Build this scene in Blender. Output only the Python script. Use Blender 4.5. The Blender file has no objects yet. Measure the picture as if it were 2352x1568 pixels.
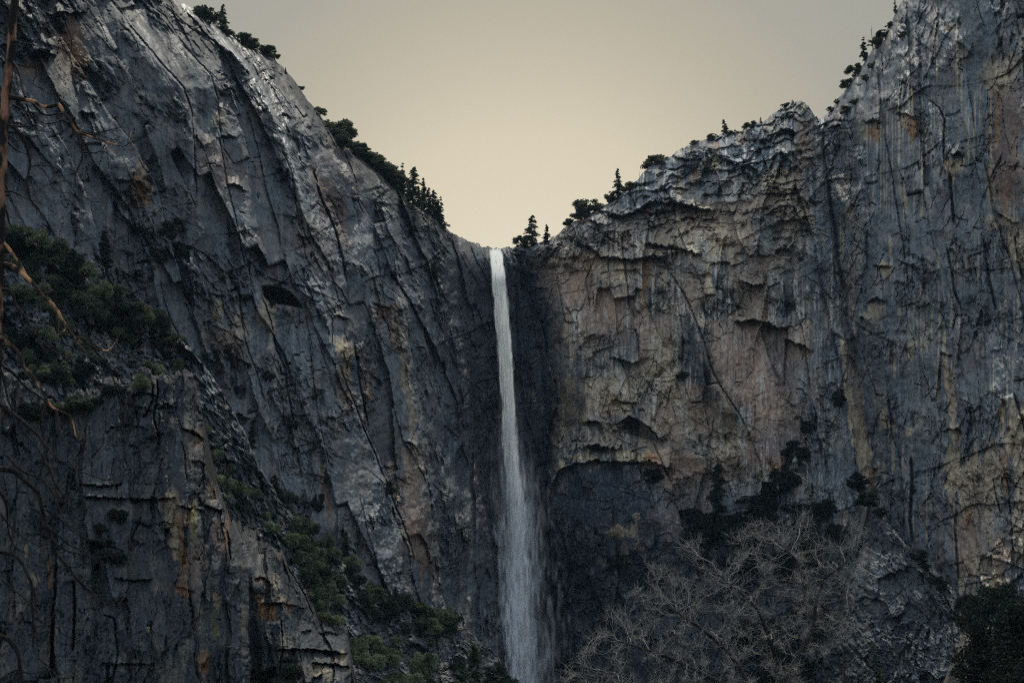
import bpy, math, random
import numpy as np
from mathutils import Vector, Matrix
random.seed(7)
rng = np.random.default_rng(7)
sc = bpy.context.scene
C = sc.collection

# ------------------------------------------------------------------ camera
W, H, F = 2352.0, 1568.0, 3205.0
PITCH = math.radians(15.0)
CAM = np.array([0.0, 0.0, 1.7])
cd = bpy.data.cameras.new('camera'); cam = bpy.data.objects.new('camera', cd); C.objects.link(cam)
cam.location = CAM; cam.rotation_euler = (math.pi/2 + PITCH, 0, 0)
cd.sensor_width = 36.0; cd.lens = 36.0*F/W; cd.clip_start = 0.5; cd.clip_end = 6000.0
sc.camera = cam

# ------------------------------------------------------------------ light
SUN_EL, SUN_AZ = math.radians(64), math.radians(3)      # azimuth measured from +Y towards +X
sd = bpy.data.lights.new('sun', 'SUN'); sun = bpy.data.objects.new('sun', sd); C.objects.link(sun)
sd.energy = 2.8; sd.angle = math.radians(0.5); sd.color = (1.0, 0.93, 0.80)
sv = Vector((math.sin(SUN_AZ)*math.cos(SUN_EL), math.cos(SUN_AZ)*math.cos(SUN_EL), math.sin(SUN_EL)))
sun.rotation_euler = sv.to_track_quat('Z', 'Y').to_euler(); sun.location = (0, 200, 500)

world = bpy.data.worlds.new('World'); sc.world = world; world.use_nodes = True
wn = world.node_tree; wn.nodes.clear()
def N(t, kind, **kw):
    n = t.nodes.new(kind)
    for k, v in kw.items():
        if k.startswith('i_'): n.inputs[int(k[2:])].default_value = v
        else: setattr(n, k, v)
    return n
def L(t, a, b): t.links.new(a, b)
sky = N(wn, 'ShaderNodeTexSky', sky_type='NISHITA', sun_disc=False)
sky.sun_elevation = SUN_EL; sky.sun_rotation = SUN_AZ; sky.dust_density = 4.0; sky.air_density = 1.0
tc = N(wn, 'ShaderNodeTexCoord')
dot = N(wn, 'ShaderNodeVectorMath', operation='DOT_PRODUCT')
ge = math.radians(15.0)
dot.inputs[1].default_value = (0.01, math.cos(ge), math.sin(ge))
L(wn, tc.outputs['Generated'], dot.inputs[0])
ac = N(wn, 'ShaderNodeMath', operation='ARCCOSINE'); L(wn, dot.outputs['Value'], ac.inputs[0])
dv = N(wn, 'ShaderNodeMath', operation='DIVIDE'); L(wn, ac.outputs[0], dv.inputs[0]); dv.inputs[1].default_value = math.pi
rp = N(wn, 'ShaderNodeValToRGB'); L(wn, dv.outputs[0], rp.inputs[0])
el = rp.color_ramp.elements
stops = [(0.0, (.80, .715, .545)), (4/180, (.81, .72, .545)), (8.4/180, (.725, .64, .475)), (11/180, (.60, .535, .40)), (13.6/180, (.50, .45, .35)),
         (16.2/180, (.415, .395, .325)), (24/180, (.33, .34, .30)), (50/180, (.56, .60, .63)), (90/180, (.62, .71, .80)), (1.0, (.74, .86, .98))]
while len(el) < len(stops): el.new(0.5)
for e, (p, c) in zip(el, stops): e.position = p; e.color = (*c, 1)
mx = N(wn, 'ShaderNodeMix', data_type='RGBA'); mx.inputs[0].default_value = 0.96
sk = N(wn, 'ShaderNodeVectorMath', operation='SCALE'); L(wn, sky.outputs[0], sk.inputs[0]); sk.inputs['Scale'].default_value = 0.05
L(wn, sk.outputs[0], mx.inputs[6]); L(wn, rp.outputs[0], mx.inputs[7])
bg = N(wn, 'ShaderNodeBackground'); L(wn, mx.outputs[2], bg.inputs[0]); bg.inputs[1].default_value = 1.0
wo = N(wn, 'ShaderNodeOutputWorld'); L(wn, bg.outputs[0], wo.inputs[0])

sc.view_settings.view_transform = 'Standard'; sc.view_settings.look = 'None'
sc.view_settings.exposure = 0.0; sc.view_settings.gamma = 1.0; sc.view_settings.use_curve_mapping = False
sc.cycles.max_bounces = 4; sc.cycles.diffuse_bounces = 2; sc.cycles.glossy_bounces = 2
sc.cycles.transparent_max_bounces = 16; sc.cycles.volume_bounces = 0
sc.cycles.use_denoising = False; sc.cycles.filter_width = 1.15; sc.cycles.use_adaptive_sampling = True; sc.cycles.adaptive_threshold = 0.024

# ------------------------------------------------------------------ picture point -> place
_cp, _sp = math.cos(PITCH), math.sin(PITCH)
def at(px, py, Y):
    """World point(s) at forward distance Y on the sight line of photograph point (px, py)."""
    px = np.asarray(px, float); py = np.asarray(py, float); Y = np.asarray(Y, float)
    a = (px - W/2)/F; b = (H/2 - py)/F
    dy = _cp - b*_sp; dz = _sp + b*_cp
    return np.stack([a*Y/dy, Y + 0*a, CAM[2] + dz*Y/dy], -1)
def mpp(Y): return Y/F           # metres per photograph pixel at distance Y

# ------------------------------------------------------------------ noise
def _h(ix, iy, seed):
    with np.errstate(over='ignore'):
        h = (ix.astype(np.int64)*374761393 + iy.astype(np.int64)*668265263 + seed*974634777) & 0xffffffff
        h = ((h ^ (h >> 13))*1274126177) & 0xffffffff
        h = ((h ^ (h >> 15))*2246822519) & 0xffffffff
        return ((h ^ (h >> 16)) & 0xffffff)/16777216.0
def vn(x, y, seed=0):
    ix = np.floor(x); iy = np.floor(y); fx = x-ix; fy = y-iy
    ix = ix.astype(np.int64); iy = iy.astype(np.int64)
    u = fx*fx*(3-2*fx); v = fy*fy*(3-2*fy)
    a = _h(ix, iy, seed); b = _h(ix+1, iy, seed); c = _h(ix, iy+1, seed); d = _h(ix+1, iy+1, seed)
    return (a+(b-a)*u)*(1-v) + (c+(d-c)*u)*v
def fbm(x, y, seed=0, o=4, g=0.5):
    s = 0; a = 1; t = 0
    for i in range(o):
        s = s + a*vn(x*2**i + 17.3*i, y*2**i - 9.1*i, seed+i); t += a; a *= g
    return s/t
def ridged(x, y, seed=0, o=4, g=0.5):
    s = 0; a = 1; t = 0
    for i in range(o):
        s = s + a*(1-np.abs(2*vn(x*2**i + 7.3*i, y*2**i + 3.1*i, seed+i)-1))**2; t += a; a *= g
    return s/t
def slabs(x, y, seed, cheb=False):
    """Voronoi cells: offset value, tilt value, edge distance, two random numbers."""
    ix = np.floor(x); iy = np.floor(y)
    f1 = np.full(x.shape, 9.0); f2 = f1.copy(); bx = np.zeros(x.shape); by = bx.copy(); ci = bx.copy(); cj = bx.copy()
    for di in (-1, 0, 1):
        for dj in (-1, 0, 1):
            jx = ix+di; jy = iy+dj
            dx = x-(jx+0.1+0.8*_h(jx, jy, seed)); dy = y-(jy+0.1+0.8*_h(jx, jy, seed+1))
            d = (np.maximum(np.abs(dx+.25*dy), np.abs(dy)) if cheb else np.abs(dx)+np.abs(dy)*.9)
            m = d < f1
            f2 = np.where(m, f1, np.minimum(f2, d)); f1 = np.where(m, d, f1)
            bx = np.where(m, dx, bx); by = np.where(m, dy, by); ci = np.where(m, jx, ci); cj = np.where(m, jy, cj)
    r1 = _h(ci, cj, seed+2); r2 = _h(ci, cj, seed+3); r3 = _h(ci, cj, seed+4); r4 = _h(ci, cj, seed+5)
    return (r1-.5)*2, ((r2-.5)*bx + (r3-.5)*by)*2, f2-f1, r3, r4
def ss(a, b, x):
    t = np.clip((x-a)/(b-a), 0, 1); return t*t*(3-2*t)
def seg_dist(PX, PY, pts):
    """Distance to a polyline, signed side (positive to the right going down the list) and position along it."""
    best = np.full(PX.shape, 1e9); side = np.zeros(PX.shape); along = np.zeros(PX.shape)
    tot = sum(math.dist(pts[i], pts[i+1]) for i in range(len(pts)-1)); acc = 0
    for (x0, y0), (x1, y1) in zip(pts[:-1], pts[1:]):
        l = math.dist((x0, y0), (x1, y1)); ux, uy = (x1-x0)/l, (y1-y0)/l
        t = np.clip((PX-x0)*ux+(PY-y0)*uy, 0, l)
        dx = PX-(x0+ux*t); dy = PY-(y0+uy*t); d = np.hypot(dx, dy); m = d < best
        best = np.where(m, d, best); side = np.where(m, np.sign(dy*ux-dx*uy), side); along = np.where(m, (acc+t)/tot, along); acc += l
    return best, side, along
def poly_in(PX, PY, pts):
    ins = np.zeros(PX.shape, bool); n = len(pts)
    for i in range(n):
        x0, y0 = pts[i]; x1, y1 = pts[(i+1) % n]
        if y0 == y1: continue
        c = ((y0 > PY) != (y1 > PY)) & (PX < (x1-x0)*(PY-y0)/(y1-y0)+x0)
        ins ^= c
    return ins

# ------------------------------------------------------------------ object helpers
def link(o, parent=None):
    C.objects.link(o)
    if parent is not None: o.parent = parent
    return o
def tag(o, label=None, cat=None, group=None, kind=None):
    if label: o['label'] = label
    if cat: o['category'] = cat
    if group: o['group'] = group
    if kind: o['kind'] = kind
    return o
def mesh_np(name, verts, faces, mats, smooth=True, attrs=None, mat_idx=None):
    verts = np.asarray(verts, np.float32); faces = np.asarray(faces, np.int32)
    me = bpy.data.meshes.new(name); k = faces.shape[1]
    me.vertices.add(len(verts)); me.vertices.foreach_set('co', verts.ravel())
    me.loops.add(faces.size); me.loops.foreach_set('vertex_index', faces.ravel())
    me.polygons.add(len(faces)); me.polygons.foreach_set('loop_start', np.arange(0, faces.size, k, dtype=np.int32))
    if mat_idx is not None: me.polygons.foreach_set('material_index', np.asarray(mat_idx, np.int32))
    me.update(calc_edges=True)
    me.polygons.foreach_set('use_smooth', np.full(len(faces), smooth))
    for nm, v in (attrs or {}).items():
        v = np.asarray(v, np.float32)
        if v.ndim == 1:
            a = me.attributes.new(nm, 'FLOAT', 'POINT'); a.data.foreach_set('value', v)
        else:
            a = me.attributes.new(nm, 'FLOAT_COLOR', 'POINT')
            if v.shape[1] == 3: v = np.concatenate([v, np.ones((len(v), 1), np.float32)], 1)
            a.data.foreach_set('color', v.ravel())
    for m in (mats if isinstance(mats, (list, tuple)) else [mats]): me.materials.append(m)
    return me
def obj(name, me, parent=None, loc=None):
    o = bpy.data.objects.new(name, me); link(o, parent)
    if loc is not None: o.location = loc
    return o

# ------------------------------------------------------------------ materials
def new_mat(name):
    m = bpy.data.materials.new(name); m.use_nodes = True; t = m.node_tree; t.nodes.clear()
    return m, t, N(t, 'ShaderNodeOutputMaterial')
def rock_mat(name, fine, bump, spec=0.3, var=0.55):
    """Rock: stain colours of the stone and its painted light from the mesh, grain, lichen specks and fractures from noise."""
    m, t, out = new_mat(name)
    at_ = N(t, 'ShaderNodeAttribute', attribute_name='stain'); wet = N(t, 'ShaderNodeAttribute', attribute_name='wet')
    co = N(t, 'ShaderNodeTexCoord'); mp = N(t, 'ShaderNodeMapping'); mp.inputs['Scale'].default_value = (1, 1, 0.45); mp.inputs['Rotation'].default_value = (0, math.radians(14), 0)
    L(t, co.outputs['Object'], mp.inputs[0])
    n1 = N(t, 'ShaderNodeTexNoise'); n1.inputs['Scale'].default_value = fine; n1.inputs['Detail'].default_value = 4; n1.inputs['Roughness'].default_value = 0.68
    n2 = N(t, 'ShaderNodeTexNoise'); n2.inputs['Scale'].default_value = fine*3.2; n2.inputs['Detail'].default_value = 2
    L(t, mp.outputs[0], n1.inputs[0]); L(t, mp.outputs[0], n2.inputs[0])
    r1 = N(t, 'ShaderNodeMapRange'); r1.inputs['From Min'].default_value = .3; r1.inputs['From Max'].default_value = .7
    r1.inputs['To Min'].default_value = 1-var; r1.inputs['To Max'].default_value = 1+var; L(t, n1.outputs['Fac'], r1.inputs[0])
    r3 = N(t, 'ShaderNodeMapRange'); r3.inputs['From Min'].default_value = .35; r3.inputs['From Max'].default_value = .75
    r3.inputs['To Min'].default_value = .8; r3.inputs['To Max'].default_value = 1.35; L(t, n2.outputs['Fac'], r3.inputs[0])
    b = N(t, 'ShaderNodeMath', operation='MULTIPLY'); L(t, r1.outputs[0], b.inputs[0]); L(t, r3.outputs[0], b.inputs[1])
    sc_ = N(t, 'ShaderNodeVectorMath', operation='SCALE'); L(t, at_.outputs['Color'], sc_.inputs[0]); L(t, b.outputs[0], sc_.inputs['Scale'])
    hs = N(t, 'ShaderNodeMath', operation='MULTIPLY_ADD'); L(t, n2.outputs['Fac'], hs.inputs[0]); hs.inputs[1].default_value = .3; L(t, n1.outputs['Fac'], hs.inputs[2])
    bp = N(t, 'ShaderNodeBump'); bp.inputs['Strength'].default_value = 1; bp.inputs['Distance'].default_value = bump; L(t, hs.outputs[0], bp.inputs['Height'])
    ro = N(t, 'ShaderNodeMapRange'); ro.inputs['To Min'].default_value = .82; ro.inputs['To Max'].default_value = .40; L(t, wet.outputs['Fac'], ro.inputs[0])
    p = N(t, 'ShaderNodeBsdfPrincipled'); L(t, sc_.outputs[0], p.inputs['Base Color']); L(t, ro.outputs[0], p.inputs['Roughness'])
    p.inputs['Specular IOR Level'].default_value = spec; L(t, bp.outputs[0], p.inputs['Normal']); L(t, p.outputs[0], out.inputs[0])
    return m
M_wall = rock_mat('granite_wall', .6, .6, var=.35)
M_near = rock_mat('granite_near', 1.3, .3, var=.4)
# ------------------------------------------------------------------ stone colours (linear albedo)
GREY = np.array([.162, .203, .242]); DARK = np.array([.052, .064, .082]); PALE = np.array([.52, .52, .48])
TAN = np.array([.60, .49, .34]); ORANGE = np.array([.40, .215, .105]); PEACH = np.array([.43, .315, .245])
RUST = np.array([.23, .135, .095]); MAUVE = np.array([.18, .145, .145]); LICHEN = np.array([.26, .27, .10]); BLUE = np.array([.060, .083, .120])
KINDS_ = dict(T=TAN, O=ORANGE, P=PEACH, R=RUST, M=MAUVE, Y=LICHEN, D=DARK, W=PALE, B=BLUE, G=GREY)

def blend(col, c, w): return col + (c-col)*np.clip(w, 0, 1)[..., None]
def blobs(col, PX, PY, lst, streak, seed=50):
    """Mineral stains, dark tones and some painted shade: (kind, x, y, rx, ry, strength[, lean]); ragged edges, broken into vertical runs."""
    wx = (fbm(PX/14, PY/26, seed, 4)-.5)*44; wy = (fbm(PX/20, PY/40, seed+9, 3)-.5)*60
    rag = fbm(PX/5, PY/22, seed+20, 4)
    for b in lst:
        k, x, y, rx, ry, s = b[:6]; ln = b[6] if len(b) > 6 else 0
        m = (np.abs(PX-x) < rx*1.8+60+abs(ln)*ry) & (np.abs(PY-y) < ry*1.8+60)
        if not m.any(): continue
        dx = (PX[m]-x-(PY[m]-y)*ln+wx[m]*min(1, rx/22))/rx; dy = (PY[m]-y+wy[m]*min(1, ry/30))/ry
        d = np.sqrt(dx*dx+dy*dy)
        w = ss(1.15, .72, d+(rag[m]-.5)*.9)*s*(.55+.9*streak[m])
        col[m] = blend(col[m], KINDS_[k], w)
    return col

# ------------------------------------------------------------------ the great background wall
LINES = [
 [(0,-400,330),(800,-400,285),(1568,-400,255)],
 [(0,-160,395),(800,-160,335),(1568,-160,300)],
 [(0,120,420),(500,110,385),(1000,90,360),(1568,80,330)],
 [(0,250,452),(200,420,440),(320,443,432),(600,455,425),(1000,430,410),(1568,420,380)],
 [(0,285,470),(200,450,452),(320,470,446),(600,490,436),(1000,480,420),(1568,480,390)],
 [(0,400,500),(150,560,492),(300,642,484),(450,690,478),(600,732,472),(1000,790,458),(1568,930,432)],
 [(0,440,545),(300,700,520),(600,800,500),(900,850,492),(1300,935,478),(1568,975,470)],
 [(0,560,640),(240,770,575),(400,870,545),(560,905,528),(900,945,512),(1340,1002,495),(1568,1030,490)],
 [(0,600,660),(240,800,595),(400,895,565),(560,925,556),(900,965,540),(1340,1022,522),(1568,1050,515)],
 [(0,900,680),(520,1018,598),(700,1032,590),(850,1060,584),(1000,1080,578),(1150,1105,572),(1300,1130,566),(1568,1168,560)],
 [(0,930,690),(520,1050,622),(700,1062,617),(850,1085,612),(1000,1104,608),(1150,1126,604),(1300,1148,600),(1568,1185,592)],
 [(0,1140,668),(568,1145,648),(1568,1215,644)],
 [(0,1200,668),(568,1190,648),(700,1215,648),(850,1240,646),(1000,1262,642),(1100,1250,640),(1568,1270,630)],
 [(0,1330,650),(560,1290,612),(800,1300,604),(980,1300,600),(1060,1275,600),(1100,1262,604),(1150,1256,612),(1568,1340,600)],
 [(0,1600,660),(350,1600,610),(560,1600,584),(800,1590,570),(1050,1560,568),(1120,1560,574),(1568,1600,560)],
 [(0,1830,660),(232,1830,590),(500,1830,560),(900,1840,545),(1200,1850,532),(1568,1850,505)],
 [(0,1885,660),(300,1892,606),(450,1905,584),(650,1935,566),(1000,1985,550),(1200,2010,535),(1568,2060,505)],
 [(0,2060,560),(120,2020,556),(300,1985,552),(650,2010,532),(1000,2060,512),(1568,2130,470)],
 [(0,2200,500),(600,2220,480),(1568,2240,440)],
 [(0,2520,420),(1568,2520,385)],
 [(0,2760,330),(1568,2760,300)],
]
TOP = [(-200,-90),(340,-90),(395,-4),(430,12),(470,38),(500,58),(520,72),(545,86),(580,104),(620,122),(640,146),(668,176),(692,205),(708,232),(735,262),
       (760,296),(782,322),(800,335),(830,352),(862,384),(890,412),(915,436),(940,462),(965,476),(985,484),(1003,503),(1018,520),(1042,536),(1075,552),(1105,562),(1118,567),
       (1160,570),(1185,566),(1215,563),(1245,556),(1268,545),(1290,528),(1312,512),(1335,500),(1362,487),(1392,470),(1420,447),(1440,436),(1462,416),(1478,398),(1498,378),(1530,362),
       (1562,344),(1600,326),(1640,314),(1668,308),(1700,302),(1726,288),(1752,282),(1772,262),(1788,250),(1806,240),(1822,234),(1838,230),(1848,234),(1862,250),(1874,270),(1886,276),
       (1898,262),(1915,244),(1935,214),(1952,188),(1970,162),(1995,128),(2018,100),(2032,78),(2045,50),(2060,22),(2075,0),(2090,-20),(2140,-90),(2600,-90)]
CRACKS = [  # points, width, depth (m), step (m, + = left side stands proud)
 ([(250,0),(277,30),(307,73),(367,143),(420,200),(437,253),(443,317),(450,417),(453,500)],5,4,5),
 ([(330,0),(380,40),(425,110),(480,170),(500,230),(505,300),(520,360)],4,3,3),
 ([(420,20),(470,75),(540,140),(590,190),(625,260)],4,2,-4),
 ([(395,14),(440,30),(500,80),(560,120),(620,180),(660,250),(700,310)],3,2,3),
 ([(480,75),(540,100),(600,150),(650,220),(690,280)],3,2,2),
 ([(755,280),(785,333),(808,393),(821,467),(835,500)],4,3,5),
 ([(731,380),(721,400),(735,450),(755,493),(768,522),(790,600),(800,660)],5,6,-3),
 ([(640,330),(668,390),(680,470),(700,560),(708,640)],3,2,3),
 ([(598,672),(610,705),(621,739),(635,805),(655,849),(658,905),(671,955),(690,1010)],4,4,3),
 ([(775,822),(801,895),(835,989),(861,1045),(888,1112),(921,1188),(948,1278),(951,1322)],4,5,4),
 ([(811,782),(821,856),(835,932),(845,990)],5,5,3),
 ([(763,715),(765,760),(762,800)],4,4,3),
 ([(905,568),(918,640),(925,700),(938,770),(955,860)],5,4,4),
 ([(860,530),(868,600),(880,680),(893,760),(905,820)],3,2,2),
 ([(500,300),(520,420),(545,520),(560,600),(590,660)],3,3,2),
 ([(560,240),(590,330),(610,430),(640,520),(650,580)],3,2,-2),
 ([(700,720),(715,800),(722,900),(740,1000),(760,1100)],3,2,2),
 ([(880,1060),(900,1130),(905,1200)],3,3,2),
 ([(970,1060),(985,1130),(992,1220),(1000,1300),(1006,1350)],4,4,3),
 ([(1050,640),(1062,760),(1078,860),(1090,960),(1112,1100),(1135,1210)],4,3,3),
 ([(380,700),(392,740),(410,770),(440,800)],3,3,2),
 ([(365,640),(375,690),(390,750)],3,2,2),
 ([(255,830),(300,760),(290,700)],3,1,1),
 ([(545,650),(555,720),(565,790),(590,860),(610,940)],4,3,3),
 ([(1425,540),(1432,594),(1438,640),(1443,690),(1448,722)],4,4,3),
 ([(1469,827),(1466,770),(1459,752)],4,3,3),
 ([(1529,616),(1563,666),(1593,722),(1619,789),(1636,856),(1676,916),(1716,989)],5,3,9),
 ([(1546,640),(1556,700),(1566,760),(1566,850)],3,2,2),
 ([(1380,560),(1345,640),(1358,720)],3,2,2),
 ([(1270,600),(1285,660),(1300,740),(1330,740)],3,2,-3),
 ([(1800,640),(1806,740),(1806,800),(1800,900)],4,3,3),
 ([(1892,290),(1888,340),(1900,420),(1912,500),(1925,600),(1948,700)],7,8,0),
 ([(2131,227),(2157,247),(2171,277),(2167,333),(2172,390)],4,4,4),
 ([(2181,400),(2186,455),(2194,520)],6,6,2),
 ([(2257,529),(2264,606),(2287,722)],6,5,2),
 ([(2177,566),(2191,666),(2211,722)],5,4,2),
 ([(2092,1045),(2094,1120),(2092,1195),(2098,1260)],7,7,3),
 ([(2191,1185),(2196,1260),(2205,1345)],5,5,3),
 ([(2278,1095),(2290,1150),(2300,1185)],4,3,2),
 ([(2330,900),(2345,960),(2362,1020)],5,4,4),
 ([(2330,540),(2338,600),(2352,650)],5,4,4),
 ([(2030,300),(2050,420),(2075,560),(2090,700)],3,3,2),
 ([(1500,1010),(1530,1080),(1560,1140)],4,3,2),
 ([(1256,1175),(1290,1220),(1310,1300),(1300,1400),(1270,1500)],6,4,-2),
]
ROOFS = [  # overhang: points left to right, how far it juts (m), height of the block above it (px)
 ([(1376,588),(1400,590),(1426,596),(1450,596),(1480,590),(1503,592),(1523,589)],7,26),
 ([(1400,492),(1428,497),(1455,487),(1480,470),(1500,462),(1560,466),(1600,474),(1640,486)],8,24),
 ([(1486,560),(1526,564),(1570,572),(1606,582)],6,22),
 ([(1340,560),(1360,572),(1376,588)],5,20),
 ([(1406,822),(1430,828),(1453,834),(1469,827)],5,45),
 ([(1343,966),(1360,966),(1376,971)],7,20),
 ([(1420,975),(1445,955),(1470,965),(1500,990),(1520,1012)],10,22),
 ([(1345,1022),(1375,1022),(1406,1029)],9,20),
 ([(1260,1150),(1266,1110),(1285,1080),(1320,1062),(1370,1056),(1430,1062),(1490,1058),(1540,1075)],8,30),
 ([(1796,293),(1812,296),(1827,302)],7,14),
 ([(1764,752),(1790,750),(1812,748)],8,26),
 ([(1700,640),(1730,655),(1755,652)],6,22),
 ([(1690,735),(1730,733),(1762,742),(1790,752)],7,30),
 ([(1804,776),(1830,786),(1864,806)],6,26),
 ([(1660,360),(1690,375),(1720,378),(1740,392)],6,14),
 ([(1500,440),(1540,430),(1580,434)],4,12),
 ([(1905,292),(1925,288),(1935,293)],5,10),
 ([(1985,278),(2005,276),(2020,282)],4,14),
 ([(2062,258),(2080,262),(2095,272)],6,18),
 ([(2185,352),(2200,350),(2210,354)],5,14),
 ([(1995,692),(2015,684),(2030,692)],6,16),
 ([(2010,612),(2030,610),(2042,612)],4,12),
 ([(2165,1510),(2180,1505),(2200,1512)],4,12),
 ([(2175,985),(2195,982),(2205,990)],5,14),
 ([(2292,487),(2310,500),(2335,512)],6,14),
 ([(770,725),(783,722),(797,732)],5,12),
 ([(860,697),(878,702),(893,704)],4,10),
 ([(520,430),(540,420),(565,440)],3,10),
 ([(270,412),(285,413),(298,416)],4,12),
 ([(110,35),(150,28),(190,30)],6,16),
 ([(70,120),(95,113),(125,125)],8,18),
 ([(185,258),(205,262),(218,262)],4,8),
 ([(500,315),(525,312),(545,314)],3,9),
 ([(640,268),(660,262),(672,275)],4,12),
 ([(700,150),(720,160),(730,178)],3,10),
 ([(484,674),(500,675),(520,680)],3,9),
 ([(875,1072),(890,1070),(908,1068)],3,10),
 ([(930,1015),(945,1018),(958,1025)],3,8),
 ([(520,950),(545,948),(570,960)],4,12),
]
CAVES = [  # polygon, depth (m)
 ([(598,655),(622,654),(645,657),(668,668),(684,686),(702,712),(668,706),(636,702),(612,694),(602,680)],22),
 ([(1432,962),(1452,958),(1476,975),(1500,1000),(1516,1016),(1480,1012),(1450,1000),(1425,985)],9),
 ([(1350,1024),(1378,1022),(1404,1032),(1390,1042),(1360,1038)],8),
 ([(1180,640),(1190,660),(1225,900),(1215,1000),(1190,900)],3),
]
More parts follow.
